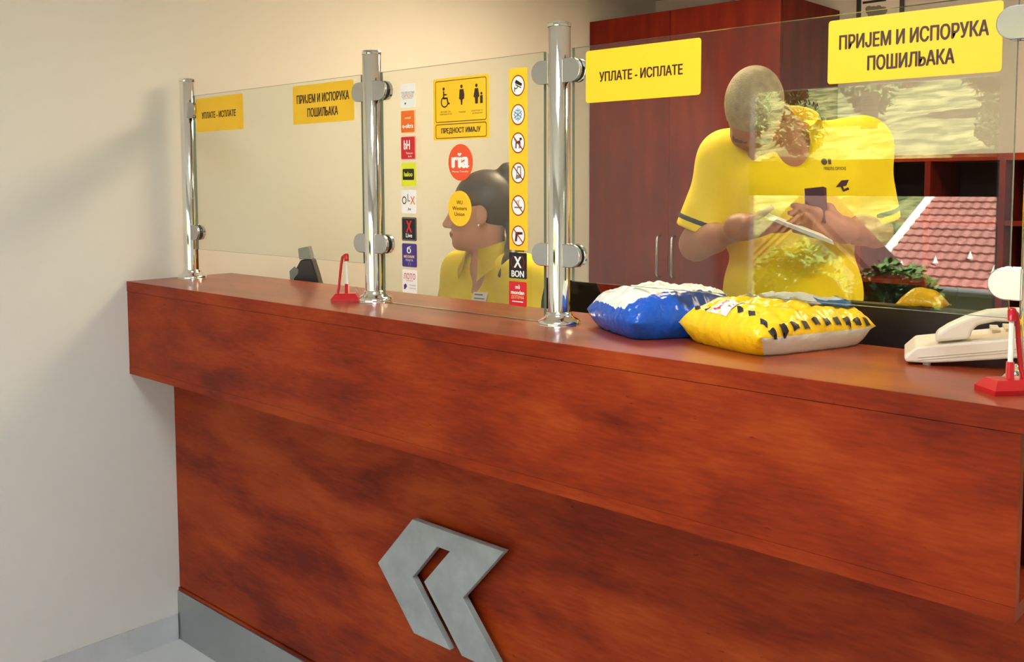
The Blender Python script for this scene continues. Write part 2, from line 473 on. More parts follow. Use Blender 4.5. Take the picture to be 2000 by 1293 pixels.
def sticker(name, label, w, h, r, x, z, m, cat='sticker', group=None, shape=None):
    """x,z centre in world"""
    t = thing(name, label, cat, (x, YS, z-h/2), 0, group)
    k = bpy.data.objects.new('_', None)
    bm = bmesh.new(); pts = shape or rrect(w, h, r)
    prism(bm, [(a, b+h/2) for a, b in pts], -.0006, 0); fixn(bm)
    done('backing', bm, m, t)
    bpy.data.objects.remove(k)
    return t
def T(t, s, w, h, cx, cz, m, H, **k):   # centre coordinates -> base coordinates
    return text(s, w, h, cx, cz+H/2, m, t, **k)
def up_(pts, H): return [(x, z+H/2) for x, z in pts]

# pay-in / parcel signs
W1, H1 = .258, .100
for x, near in ((.2485, 'beside the wall-side post'), (1.730, 'above the blue parcel')):
    t = sticker('counter_sign', 'yellow sign reading УПЛАТЕ - ИСПЛАТЕ on the glass '+near, W1, H1, .006, x, 1.643, M['yellow'], 'sign')
    T(t, 'УПЛАТЕ - ИСПЛАТЕ', .188, .0195, -.002, -.002, M['ink'], H1)
for x, near in ((.748, 'beside the post with the red pen'), (2.222, 'above the desk phone')):
    t = sticker('counter_sign', 'yellow two-line sign reading ПРИЈЕМ И ИСПОРУКА ПОШИЉАКА '+near, W1, H1, .005, x, 1.644, M['yellow'], 'sign')
    T(t, 'ПРИЈЕМ И ИСПОРУКА', .222, .0235, 0, .014, M['ink'], H1)
    T(t, 'ПОШИЉАКА', .130, .0235, 0, -.022, M['ink'], H1)

# priority sign
W, H = .175, .137
t = sticker('priority_sign', 'yellow priority sign with wheelchair, pregnant woman and parent pictograms', W, H, .004, 1.2515, 1.603, M['yellow'], 'sign')
def a(bm):
    frame2(bm, up_([(p[0], p[1]+.017) for p in rrect(.160, .092, .005)], H), up_([(p[0], p[1]+.017) for p in rrect(.157, .089, .004)], H), 2)
    frame2(bm, up_([(p[0], p[1]-.049) for p in rrect(.160, .032, .005)], H), up_([(p[0], p[1]-.049) for p in rrect(.157, .029, .004)], H), 2)
layer('border', a, M['ink'], t)
T(t, 'ПРЕДНОСТ ИМАЈУ', .124, .0145, 0, -.049, M['ink'], H)
def a(bm):
    o = (-.049, .026+H/2)
    flat(bm, circ(o[0]-.004, o[1]+.019, .0035), 2)
    stroke(bm, [(o[0]-.004, o[1]+.013), (o[0]-.004, o[1]-.002), (o[0]+.007, o[1]-.002), (o[0]+.010, o[1]-.014), (o[0]+.014, o[1]-.014)], .0038, 2)
    stroke(bm, [(o[0]-.004, o[1]+.006), (o[0]+.005, o[1]+.006)], .003, 2)
    q = [(o[0]-.001+.011*math.cos(a_), o[1]-.010+.011*math.sin(a_)) for a_ in [math.radians(120+ k*20) for k in range(12)]]
    stroke(bm, q, .0028, 2)
layer('wheelchair_pictogram', a, M['ink'], t)
def a(bm):
    o = (.004, .026+H/2)
    flat(bm, circ(o[0], o[1]+.021, .0038), 2)
    flat(bm, [(o[0]-.006, o[1]+.015), (o[0]-.008, o[1]-.006), (o[0]-.003, o[1]-.008), (o[0]-.002, o[1]-.019), (o[0]+.002, o[1]-.019), (o[0]+.003, o[1]-.008), (o[0]+.008, o[1]-.006), (o[0]+.009, o[1]+.003), (o[0]+.006, o[1]+.015)], 2)
layer('pregnant_pictogram', a, M['ink'], t)
def a(bm):
    o = (.050, .026+H/2)
    flat(bm, circ(o[0], o[1]+.020, .0038), 2)
    flat(bm, [(o[0]-.005, o[1]+.014), (o[0]-.009, o[1]-.004), (o[0]-.005, o[1]-.006), (o[0]-.004, o[1]-.019), (o[0]+.004, o[1]-.019), (o[0]+.005, o[1]-.006), (o[0]+.009, o[1]-.004), (o[0]+.005, o[1]+.014)], 2)
    flat(bm, circ(o[0]+.015, o[1]+.002, .003), 2)
    flat(bm, [(o[0]+.011, o[1]-.002), (o[0]+.011, o[1]-.019), (o[0]+.019, o[1]-.019), (o[0]+.019, o[1]-.002)], 2)
layer('parent_pictogram', a, M['ink'], t)
for s, ww, cx, cz in (('ОСОБЕ СА', .032, -.047, -.006), ('ИНВАЛИДИТЕТОМ', .038, -.046, -.0115), ('ТРУДНИЦЕ', .022, .005, -.009), ('РОДИТЕЉИ СА', .034, .052, -.008), ('ДЈЕЦОМ', .030, .052, -.0135)):
    T(t, s, ww, .0034, cx, cz, M['ink'], H, bold=0, name='caption')

# round stickers
t = sticker('round_sticker', 'round orange-red sticker reading ria above the clerk\'s head', .081, .081, 0, 1.25, 1.484, M['coral'], shape=circ(0, 0, .0385, .0405))
T(t, 'ria', .056, .034, 0, .004, M['white'], .081, bold=.045)
T(t, 'Money Transfer', .052, .0055, 0, -.0205, M['white'], .081, bold=0)
t = sticker('round_sticker', 'round yellow sticker reading WU Western Union over the clerk\'s face', .079, .079, 0, 1.2465, 1.382, M['yellow'], shape=circ(0, 0, .037, .0395))
for s, ww, cz in (('WU', .020, .0135), ('Western', .046, .0005), ('Union', .032, -.0125)):
    T(t, s, ww, .0085, 0, cz, M['ink'], .079, bold=.01)

# payment brand column
GW, GH = .0515, .0552
Zs = [1.6415, 1.5815, 1.5205, 1.459, 1.3955, 1.331, 1.2695, 1.208]
XS = 1.0765
grp = 'payment stickers in a column'
def brand(i, label, m): return sticker('payment_sticker', label, GW, GH, .004, XS, Zs[i], m, 'sticker', grp)
t = brand(0, 'white square sticker with wavy red and dark lettering, top of the column', M['white'])
for k, (s, m, cz, hh) in enumerate((('ТЕЛЕКОМ', 'grey', .006, .006), ('СРПСКЕ', 'red', -.001, .006), ('ДОПУНА', 'grey', -.0065, .0035))):
    T(t, s, .046-.006*k, hh, .0, cz, M[m], GH, bold=.0)
layer('logo', lambda bm: flat(bm, up_(circ(-.008, -.018, .0025), GH), 2), M['violet'], t)
t = brand(1, 'orange square sticker with pale lettering', M['orange'])
T(t, 'm:tel', .020, .006, .0, .009, M['paleorange'], GH); T(t, 'e-ultra', .038, .0105, 0, -.010, M['white'], GH, bold=.03)
layer('border', lambda bm: frame2(bm, up_(rrect(GW, GH, .004), GH), up_(rrect(GW-.005, GH-.005, .003), GH), 2), M['paleorange'], t)
t = brand(2, 'crimson square sticker with white bh letters', M['red'])
T(t, 'bH', .022, .022, -.004, .007, M['white'], GH, bold=.03); T(t, 'Telecom', .024, .005, .004, -.012, M['white'], GH, bold=0); T(t, 'bh', .012, .0045, .006, -.0195, M['white'], GH, bold=0)
layer('border', lambda bm: frame2(bm, up_(rrect(GW, GH, .004), GH), up_(rrect(GW-.004, GH-.004, .003), GH), 2), mat('pink_border', srgb(240, 170, 165), .5), t)
t = brand(3, 'lime yellow square sticker with black haloo box', M['lime'])
layer('black_box', lambda bm: flat(bm, up_(rrect(.040, .026, .003), GH), 2), M['black'], t); T(t, 'haloo', .030, .011, 0, .0005, M['lime'], GH, lay=3)
t = brand(4, 'white square sticker reading OLX', M['white'])
T(t, 'O', .0155, .019, -.0155, .003, M['plum'], GH, bold=.01); T(t, 'L', .009, .017, .0005, .009, M['grey'], GH, bold=.01); T(t, 'X', .017, .019, .014, .003, M['orange'], GH, bold=.01); T(t, '.ba', .013, .006, .002, -.017, M['grey'], GH)
t = brand(5, 'black square sticker with red X and white lettering', M['black'])
layer('border', lambda bm: frame2(bm, up_(rrect(GW-.003, GH-.003, .004), GH), up_(rrect(GW-.006, GH-.006, .003), GH), 2), M['grey'], t)
T(t, 'X', .021, .028, 0, .006, M['red'], GH, bold=.03); T(t, 'Live', .022, .010, 0, -.0145, M['white'], GH, bold=.02)
t = brand(6, 'violet square sticker with white crest and bars of lettering', M['violet'])
T(t, 'б', .015, .017, -.001, .013, M['white'], GH, bold=.02); T(t, 'МОЗАИК', .038, .0065, 0, -.003, M['paleorange'], GH, bold=.02); T(t, 'ПОШТА', .026, .005, 0, -.0115, M['white'], GH, bold=.0); T(t, 'П', .009, .007, 0, -.0205, M['grey'], GH)
t = brand(7, 'white square sticker with red ЛОТО lettering, bottom of the column', M['white'])
T(t, 'ЛОТО', .042, .014, 0, .012, M['red'], GH, bold=.01); T(t, 'СРПСКЕ', .024, .0035, 0, .0015, M['red'], GH, bold=0)
layer('logo', lambda bm: flat(bm, up_([(-.020, -.020), (-.020, -.009), (-.013, -.006), (-.009, -.012), (-.015, -.019)], GH), 2), M['violet'], t)
T(t, 'Лутрија', .022, .004, .010, -.009, M['grey'], GH, bold=0); T(t, 'Српске', .022, .004, .010, -.016, M['grey'], GH, bold=0)

# pictogram strip
W, H = .0515, .379
t = sticker('warning_strip', 'tall yellow strip of six round warning pictograms on the glass', W, H, .002, 1.4225, 1.4865, M['yellow'], 'sticker')
Zc = [z-1.4865+H/2 for z in (1.640, 1.580, 1.5215, 1.459, 1.391, 1.3275)]
for k, z in enumerate(Zc):
    o = layer('pictogram_disc', lambda bm: flat(bm, circ(0, z, .0178, .0202), 1), M['white'], t)
    layer('ring', lambda bm: frame2(bm, circ(0, z, .0192, .0218), circ(0, z, .0168, .0192), 2), M['darkred'], t)
    def bar(bm): stroke(bm, [(-.0125, z+.0135), (.0125, z-.0135)], .0026, 4)
    if k >= 2: layer('slash', bar, M['darkred'], t)
def a(bm):
    z = Zc[0]; flat(bm, [(-.007, z+.010), (-.004, z+.012), (.012, z+.003), (.010, z-.002), (-.008, z+.005)], 3)
    stroke(bm, [(-.006, z+.002), (.002, z-.002), (.009, z-.005)], .002, 3); stroke(bm, [(-.009, z-.003), (-.009, z-.012)], .002, 3); stroke(bm, [(-.009, z-.006), (-.003, z-.006), (0, z-.001)], .002, 3)
layer('camera_pictogram', a, M['black'], t)
def a(bm):
    z = Zc[1]
    for k in range(6):
        c, s = math.cos(k*PI/3+PI/6), math.sin(k*PI/3+PI/6)
        stroke(bm, [(0, z), (.0125*c, z+.0135*s)], .0020, 3)
        for q in (.5, -.5):
            c2, s2 = math.cos(k*PI/3+PI/6+q), math.sin(k*PI/3+PI/6+q)
            stroke(bm, [(.007*c, z+.0075*s), (.011*c2, z+.0115*s2)], .0018, 3)
layer('snowflake_pictogram', a, M['ice'], t)
def a(bm):
    z = Zc[2]; flat(bm, [(-.007, z+.003), (.006, z+.005), (.007, z-.001), (-.006, z-.002)], 3)
    flat(bm, [(.005, z+.004), (.004, z+.010), (.009, z+.011), (.012, z+.007), (.008, z+.005)], 3)
    for x in (-.0065, -.004, .004, .0065): stroke(bm, [(x, z-.001), (x-.001, z-.011)], .0017, 3)
    stroke(bm, [(-.007, z+.003), (-.010, z+.008)], .0015, 3)
layer('dog_pictogram', a, M['plum'], t)
def a(bm):
    z = Zc[3]; frame2(bm, [(-.002, z+.014), (.008, z+.014), (.009, z-.010), (-.007, z-.013)], [(0, z+.011), (.006, z+.011), (.006, z-.004), (-.004, z-.004)], 3)
layer('phone_pictogram', a, M['grey'], t)
def a(bm):
    z = Zc[4]; stroke(bm, [(-.010, z-.004), (.010, z-.004)], .0032, 3); stroke(bm, [(-.002, z), (-.006, z+.006), (-.002, z+.010)], .0014, 3); stroke(bm, [(.003, z), (0, z+.006), (.003, z+.011)], .0014, 3)
layer('cigarette_pictogram', a, M['grey'], t)
def a(bm):
    z = Zc[5]; flat(bm, [(-.008, z+.008), (.012, z+.008), (.012, z+.003), (-.002, z+.002), (-.004, z-.012), (-.010, z-.012), (-.008, z+.002)], 3)
layer('pistol_pictogram', a, M['plum'], t)
t = sticker('payment_sticker', 'black sticker with large white X and BON beneath the warning strip', .050, .055, .002, 1.4205, 1.2645, M['black'])
T(t, 'X', .022, .024, 0, .007, M['white'], .055, bold=.03); T(t, 'BON', .036, .014, 0, -.0175, M['white'], .055, bold=.03)
for sg in (1, -1): layer('arc', lambda bm: stroke(bm, up_([(sg*.018*math.cos(x), .007+.018*math.sin(x)) for x in np.linspace(-.8, .8, 9)], .055), .0022, 2), M['darkred'], t)
t = sticker('payment_sticker', 'red sticker with three lines of white lettering on the bottom edge', .050, .052, .003, 1.4200, 1.2045, M['red'])
T(t, 'mā', .013, .009, 0, .015, M['white'], .052, bold=.03); T(t, 'mondan', .038, .0085, 0, .003, M['white'], .052, bold=.03); T(t, 'ДОПУНА', .036, .0085, 0, -.0075, M['paleorange'], .052, bold=0)
layer('rule', lambda bm: stroke(bm, up_([(-.015, -.0165), (.015, -.0165)], .052), .002, 2), M['white'], t)

# ------------------------------------------------------------------ furniture behind the counter
t = thing('wardrobe_cabinet', 'tall dark cherry wood cabinet with two doors and bar handles against the back wall', 'cabinet', (0, 2.235, 0))
CW = .962
box('body', .004, CW, .0205, YB-2.235-.004, .08, 2.184, M['wood_v'], t)
box('plinth', .01, CW-.01, .05, .5, 0, .0795, M['wood_dark'], t)
for x0, x1, hx in ((.006, .4425, .404), (.4455, CW-.002, .480)):
    d = box('door', x0, x1, 0, .0195, .09, 2.180, M['wood_v'], t, .0012)
    bm = bmesh.new(); tube(bm, [(hx, 0, 1.205), (hx, -.022, 1.203), (hx, -.030, 1.193), (hx, -.030, 1.035), (hx, -.022, 1.025), (hx, 0, 1.023)], .0055, 10)
    done('handle', bm, M['satin'], d, True)
t = thing('pigeonhole_shelf', 'cherry wood pigeonhole shelf unit with dark open compartments on the back wall', 'shelf', (CW+.004, 2.42, 0))
XE = 2.62; z0 = .08; top = 1.540; dep = YB-2.42-.004
n = 6; xs = [CW+.004+.012, 1.215, 1.477, 1.739, 2.001, 2.263, XE-.012]
bx_ = lambda nm, *a: box(nm, *a, M['wood_v'], t, .0008)
ox = CW+.004
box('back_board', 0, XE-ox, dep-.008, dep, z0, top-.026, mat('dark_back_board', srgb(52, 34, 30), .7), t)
box('top_board', 0, XE-ox, 0, dep, top-.025, top, M['wood_h'], t, .0008)
for x in xs: box('divider', x-.0105-ox, x+.0105-ox, 0, dep-.009, z0, top-.0255, M['wood_v'], t, .0008)
for a_, b_ in zip(xs, xs[1:]):
    for k in range(6):
        z = top-.0145-.2375*(k+1)
        box('shelf_board', a_+.011-ox, b_-.011-ox, .004, dep-.009, z-.009, z+.009, M['wood_v'], t)
# folder trays in a few pigeonholes? compartments stay empty and dark as in the picture
t = thing('notice_board_sheet', 'white notice with dark frame hung on the back wall above the shelf unit', 'notice', (1.14, YB, 1.955))
box('frame', -.100, .100, -.012, 0, 0, .30, M['plastic_black'], t)
box('sheet', -.078, .084, -.014, -.0122, .02, .29, M['paper'], t)
for zz, w_ in ((.262, .07), (.243, .05), (.160, .062)):
    box('print_line', -.072, -.072+w_*2, -.0146, -.0141, zz, zz+.010, M['black'], t)
bm = bmesh.new()
for k in range(9):
    x = random.uniform(-.05, .06); z = random.uniform(.19, .225); r = random.uniform(.012, .022)
    prism(bm, circ(x, z, r, r*.8, 12), -.0146-.0001*k, -.0141)
fixn(bm); done('print_picture', bm, M['grey'], t)

# staff desk
t = thing('staff_desk', 'grey staff desk running behind the counter', 'desk', (0.05, .352, 0))
box('desk_top', 0, 2.5, 0, .55, .71, .74, M['desk'], t, .002)
for x in (.02, 1.25, 2.44): box('leg_panel', x, x+.03, .02, .50, 0, .7095, M['desk'], t)

# black monitor seen from behind under the glass
t = thing('computer_monitor', 'black flat computer monitor seen from behind under the glass panel', 'monitor', (2.26, .50, .7405))
box('screen_back', -.27, .27, -.018, .014, .110, .466, M['plastic_black'], t, .006)
box('display', -.262, .262, .0142, .0165, .120, .458, mat('screen_glass', srgb(12, 14, 18), .15), t)
box('neck', -.03, .03, .02, .045, .01, .30, M['plastic_black'], t)
box('foot', -.12, .12, -.06, .14, 0, .01, M['plastic_black'], t, .003)
# yellow padded envelope and yellow box beside the monitor
bm = bmesh.new()
N = 14
vs = {}
for i in range(N+1):
    for j in range(N+1):
        u, v = i/N*2-1, j/N*2-1
        z = .050*(1-abs(u)**2.5)*(1-abs(v)**2.5) + .006*noise.noise((u*3, v*3, 1))
        vs[i, j] = bm.verts.new((u*.042, v*.032, z*.62+.003)); 
for i in range(N):
    for j in range(N): bm.faces.new((vs[i, j], vs[i+1, j], vs[i+1, j+1], vs[i, j+1]))
bmesh.ops.solidify(bm, geom=bm.faces[:], thickness=.003)
o = done('padded_envelope', bm, M['bag_yellow'], None, True); o.location = (2.140, .497, 1.2085); o.rotation_euler = (0, 0, .05)
tag(o, 'crumpled yellow padded envelope lying on top of the black monitor', 'envelope')
t = thing('parcel_box', 'yellow cardboard parcel box on the desk behind the right post', 'box', (2.52, .80, .7405), .3)
box('carton', -.14, .14, -.1, .1, 0, .47, M['yellow'], t, .003)
box('tape', -.142, .142, -.025, .025, .4702, .4712, M['paleorange'], t)

# payment terminal beyond the counter edge
t = thing('card_terminal', 'black card payment terminal on a stand behind the counter by the wall', 'card terminal', (.325, .435, .7405), YAW)
k = 1.0
bm = bmesh.new(); prism(bm, [(-.052, .30), (-.052, .375), (-.050, .425), (-.028, .465), (.006, .467), (.020, .420), (.050, .30)], -.03, .035); fixn(bm); done('body', bm, M['plastic_black'], t, bevel=.004)
bm = bmesh.new(); prism(bm, [(-.034, .4665), (-.037, .500), (-.005, .506), (.004, .4675)], -.022, .028); fixn(bm); done('paper_cover', bm, M['plastic_grey'], t, bevel=.003)
bm = bmesh.new(); prism(bm, [(-.060, .408), (-.061, .432), (-.046, .446), (-.034, .436), (-.036, .424), (-.054, .402)], -.0335, -.0305); fixn(bm); done('side_key', bm, M['plastic_grey'], t)
bm = bmesh.new(); lathe(bm, [(0, 0), (.07, 0), (.07, .01), (.018, .02), (.018, .299), (0, .299)], 20); done('stand', bm, M['plastic_black'], t)

# office chair
t = thing('office_chair', 'black office chair behind the seated clerk', 'chair', (.735, .925, 0), 0)
back_dir = Vector((.14, .97, 0)).normalized(); az = math.atan2(back_dir.y, back_dir.x)
R_ = Matrix.Rotation(az, 4, 'Z')
def ro(bm): bm.transform(R_); return bm
bm = bmesh.new(); bx(bm, -.30, .17, -.22, .22, .47, .535); done('seat', ro(bm), M['fabric_black'], t, bevel=.03)
bm = bmesh.new()
rows = []
for iz in range(13):
    z = .64+.48*iz/12; wv = .215*(1-.10*(iz/12)**3) if 0 < iz < 12 else .17
    row = []
    for iy in range(11):
        yy = (iy/5-1)*wv; x = .215 - .03*math.cos(yy*5) + .06*(1-((z-.80)/.5)**2)*.3 + .05*(yy/.215)**2*-.5
        row.append(bm.verts.new((x, yy, z)))
    rows.append(row)
for a_, b_ in zip(rows, rows[1:]):
    for i in range(10): bm.faces.new((a_[i], a_[i+1], b_[i+1], b_[i]))
bmesh.ops.solidify(bm, geom=bm.faces[:], thickness=-.045)
done('backrest', ro(bm), M['fabric_black'], t, True, bevel=.012)
bm = bmesh.new(); tube(bm, [(.05, 0, .465), (.20, 0, .47), (.262, 0, .55), (.262, 0, .80)], .018, 8); done('back_bar', ro(bm), M['plastic_black'], t, True)
bm = bmesh.new(); lathe(bm, [(0, .10), (.028, .10), (.028, .30), (.018, .30), (.018, .469), (0, .469)], 16, Matrix.Translation((-.06, 0, 0))); done('stem', ro(bm), M['plastic_black'], t, True)
for k in range(5):
    a_ = 2*PI*k/5; c = Vector((-.06, 0, 0))
    bm = bmesh.new(); tube(bm, [c+Vector((0, 0, .115)), c+Vector((.26*math.cos(a_), .26*math.sin(a_), .075))], [.022, .014], 8)
    lg = done('leg', ro(bm), M['plastic_black'], t, True)
    bm = bmesh.new(); lathe(bm, [(0, -.012), (.026, -.012), (.026, .012), (0, .012)], 14, Matrix.Translation(c+Vector((.265*math.cos(a_), .265*math.sin(a_), .0265))) @ Matrix.Rotation(PI/2, 4, 'X')); done('caster', ro(bm), M['plastic_black'], lg)

# ------------------------------------------------------------------ things on the counter
def pen(loc, rotz, label):
    t = thing('counter_pen', label, 'pen', loc, rotz, 'red counter pens on stands')
    bm = bmesh.new()
    pts = [(-.034, -.024), (.034, -.024), (.034, .024), (-.034, .024)]
    lo = [bm.verts.new((x, y, 0)) for x, y in pts]; md = [bm.verts.new((x, y, .007)) for x, y in pts]
    hi = [bm.verts.new((x*.72, y*.60, .019)) for x, y in pts]
    bm.faces.new(lo[::-1]); bm.faces.new(hi)
    for a_, b_ in ((lo, md), (md, hi)):
        for i in range(4): bm.faces.new((a_[i], a_[(i+1) % 4], b_[(i+1) % 4], b_[i]))
    done('base', bm, M['pen_red'], t, bevel=.002)
    bm = bmesh.new(); lathe(bm, [(0, .0185), (.0058, .0185), (.0052, .042), (0, .042)], 14, Matrix.Translation((.002, 0, 0))); done('holder', bm, M['pen_red'], t, True)
    bm = bmesh.new(); lathe(bm, [(0, .0415), (.0034, .0415), (.0034, .100), (0, .100)], 12, Matrix.Translation((.002, 0, 0))); p = done('pen_tube', bm, M['clear'], t, True)
    bm = bmesh.new(); lathe(bm, [(0, .0985), (.0055, .0985), (.0058, .112), (.004, .1165), (0, .117)], 14, Matrix.Translation((.002, 0, 0))); done('pen_cap', bm, M['pen_red'], p, True)
    bm = bmesh.new()
    q = [(-.001, 0, .113), (-.008, 0, .108), (-.0115, .001, .090), (-.014, .002, .070), (-.0165, .002, .050), (-.018, .001, .034), (-.021, -.002, .018), (-.026, -.006, .010)]
    tube(bm, q, [.0038, .0036, .0033, .0033, .0033, .0033, .0033, .003], 8); done('cord', bm, M['pen_red'], t, True)
    bm = bmesh.new()
    for a_ in range(8): lathe(bm, [(0, -.0022), (.0022, 0), (0, .0022)], 6, Matrix.Translation((.026+.002*math.cos(a_*.8), -.004, .022+.0017*a_)))
    done('bead_chain', bm, M['chrome'], t)
    return t
pen((.884, .137, HT), YAW, 'red counter pen on a stand beside a steel post')
t2 = pen((2.394, .100, HT), YAW+.1, 'red counter pen on a stand in front of the desk phone')
for c in t2.children:
    if c.name.startswith('cord'): c.matrix_local = Matrix.Scale(-1, 4, (1, 0, 0)) @ c.matrix_local

# desk phone (local x = along the near side towards the raised end, y = away)
ph = thing('desk_phone', 'beige corded desk phone beside the yellow parcel', 'phone', (2.217, .209, HT), .353)
PL, PWD = .225, .130
def pprof(u): return .026 + .036*u     # top height along length
bm = bmesh.new()
n = 16
T_, B_ = [], []
for i in range(n+1):
    u = i/n; x = u*PL
    zt = pprof(u) + (.012*(1-(1-min(u/.06, 1))**2) - .012)
    zb = .004 + .030*max(0, u-.12)**1.1*1.0
    T_.append((x, zt)); B_.append((x, zb))
poly = [( -.004, .010)] + T_ + B_[::-1]
prism(bm, poly, 0, PWD); fixn(bm); done('body', bm, M['beige'], ph, bevel=.003)
bm = bmesh.new()
tube(bm, [(x+.002, -.0004, z-.016) for x, z in T_[1:]], .0007, 6); tube(bm, [(x+.002, -.0004, z-.020) for x, z in T_[1:]], .0006, 6); done('seam', bm, M['beige2'], ph)
box('stand', PL-.050, PL-.010, .01, PWD-.01, 0, .0262, M['beige'], ph)
for y in (.012, PWD-.012):
    bm = bmesh.new(); lathe(bm, [(0, 0), (.006, 0), (.006, .006), (0, .006)], 10, Matrix.Translation((.03, y, 0))); done('foot', bm, M['beige2'], ph)
for i in range(4):
    for j in range(3):
        u = .56+.085*i; box('key', u*PL, u*PL+.012, .075+.022*j, .090+.022*j, pprof(u)-.0105, pprof(u)+.002+.0035, M['beige2'], ph)
# handset lying along the near edge
bm = bmesh.new()
prism(bm, [(.041, .036), (.043, .050), (.060, .063), (.085, .077), (.115, .088), (.150, .0925), (.185, .092), (.212, .087), (.229, .076), (.233, .060), (.192, .060), (.186, .069), (.160, .074), (.125, .073), (.100, .066), (.093, .056), (.090, .044)], .010, .052)
fixn(bm); done('handset', bm, M['beige'], ph, bevel=.005, seg=3)

# parcels
def pillow(name, label, loc, rotz, a, b, h, mats, pick, seed, jag=.004):
    t = thing(name, label, 'parcel', loc, rotz, 'wrapped parcels on the counter')
    n = 64
    bm = bmesh.new(); top = {}; bot = {}
    zs = .034
    for i in range(n+1):
        for j in range(n+1):
            u, v = i/n*2-1, j/n*2-1
            # squash corners a little, ragged seam edges
            e = 1-.05*(u*u*v*v)
            jj = jag*noise.noise((u*9, v*9, seed)) if (i in (0, n) or j in (0, n)) else 0
            x = (u*e)*(a/2) + jj; y = (v*e)*(b/2) + jj*.7
            su = (1-abs(u)**5)**.62; sv = (1-abs(v)**5)**.62
            wr = .0080*noise.noise((u*3.2, v*3.2, seed+3)) + .0065*noise.noise((u*7, v*7, seed+5)) + .003*noise.noise((u*17, v*17, seed+6))
            edge = max(abs(u), abs(v))
            wr += .010*edge**5*noise.noise((u*14, v*14, seed+9))
            s = su*sv
            crown = 1-.16*(u*u+v*v)*.5
            top[i, j] = bm.verts.new((x, y, zs+(h-zs)*s*crown + wr*(s**.5)))
            if i in (0, n) or j in (0, n): bot[i, j] = top[i, j]
            else: bot[i, j] = bm.verts.new((x*.985, y*.985, max(.0, zs*(1-min(1, s*1.6)) + .004*noise.noise((u*9, v*9, seed+7))*(1-s))))
    for i in range(n):
        for j in range(n):
            u, v = (i+.5)/n*2-1, (j+.5)/n*2-1
            f = bm.faces.new((top[i, j], top[i+1, j], top[i+1, j+1], top[i, j+1])); f.material_index = pick(u, v, True)
            try:
                f = bm.faces.new((bot[i, j], bot[i, j+1], bot[i+1, j+1], bot[i+1, j])); f.material_index = pick(u, v, False)
            except ValueError: pass
    me = bpy.data.meshes.new('wrapping'); bm.normal_update(); bm.to_mesh(me)
    bvh = BVHTree.FromBMesh(bm); bm.free()
    link('wrapping', me, [M[k] for k in mats], t, True)
    return t, bvh
def decal(name, t, bvh, polys, m, off=.0012, sub=3):
    """polygons in local x,y dropped on the parcel's upper surface"""
    bm = bmesh.new()
    for p in polys: bm.faces.new([bm.verts.new((x, y, 0)) for x, y in p])
    bmesh.ops.triangulate(bm, faces=bm.faces[:])
    bmesh.ops.subdivide_edges(bm, edges=bm.edges[:], cuts=sub, use_grid_fill=True)
    for v in bm.verts:
        h = bvh.ray_cast(Vector((v.co.x, v.co.y, 1)), Vector((0, 0, -1)))
        if h[0] is None: h = bvh.find_nearest(Vector((v.co.x, v.co.y, .03)))
        v.co = h[0] + h[1]*off
    fixn(bm)
    for f in bm.faces:
        if f.normal.z < 0: f.normal_flip()
    return done(name, bm, m, t, True)
# blue parcel: local x along its long front-left side
def pk(u, v, top):
    if not top: return 0
    if -.93 < v < .86 and -.80 < u < .55: return 1
    if v > -.2 and u >= .55 and abs(u) < .90: return 2
    return 0
BA = math.atan2(-.144, .27)
bp, bb = pillow('parcel', 'plump blue plastic mailing parcel with white top beside a steel post', (1.735, .256, HT), BA, .225, .255, .086, ['bag_blue', 'bag_white', 'bag_navy'], pk, 3.3)
decal('white_stripe', bp, bb, [[(.07, .02), (.074, .02), (.074, .13), (.07, .13)], [(.03, .062), (.125, .062), (.125, .068), (.03, .068)]], M['white'])
# yellow parcel
def pk(u, v, top):
    if not top and u > .3 and u > abs(v): return 1
    if top and .15 < v < .75 and -.7 < u < .6: return 1
    return 0
YA = math.atan2(.235, .08)-PI/2
yp, yb_ = pillow('parcel', 'crumpled yellow plastic mailing parcel with fragile label and dark dashes', (1.965, .262, HT), YA, .225, .285, .080, ['bag_yellow', 'bag_white'], pk, 8.1, .006)
ds = []
for k in range(7):
    x = -.088+.028*k; ds.append([(x, -.112), (x+.011, -.120), (x+.020, -.114), (x+.009, -.106)])
ds = [d for i, d in enumerate(ds) if i not in (2, 3)]
for d_ in ds: decal('dash_print', yp, yb_, [d_], M['navy'])
hz = []
for k in range(10):
    y = -.118+.0245*k; hz.append([(.1035, y), (.1095, y+.004), (.1095, y+.017), (.1035, y+.012)]); 
for d_ in hz: decal('hazard_print', yp, yb_, [d_], M['black'], .0016)
lb = decal('fragile_label', yp, yb_, [[(-.038, -.125), (.018, -.130), (.022, -.083), (-.034, -.080)]], M['white'], .0018)
gl = [[(-.026, -.090), (-.008, -.092), (-.010, -.103), (-.017, -.107), (-.025, -.102)], [(-.019, -.106), (-.015, -.106), (-.013, -.117), (-.017, -.117)], [(-.025, -.117), (-.008, -.118), (-.008, -.121), (-.025, -.120)]]
decal('fragile_glass_print', yp, yb_, gl, M['red'], .0028).parent = lb
decal('fragile_print', yp, yb_, [[(.002, -.095), (.014, -.096), (.014, -.097), (.002, -.096)], [(.002, -.102), (.016, -.103), (.016, -.105), (.002, -.104)], [(.002, -.110), (.012, -.111), (.012, -.113), (.002, -.112)]], M['grey'], .0028).parent = lb
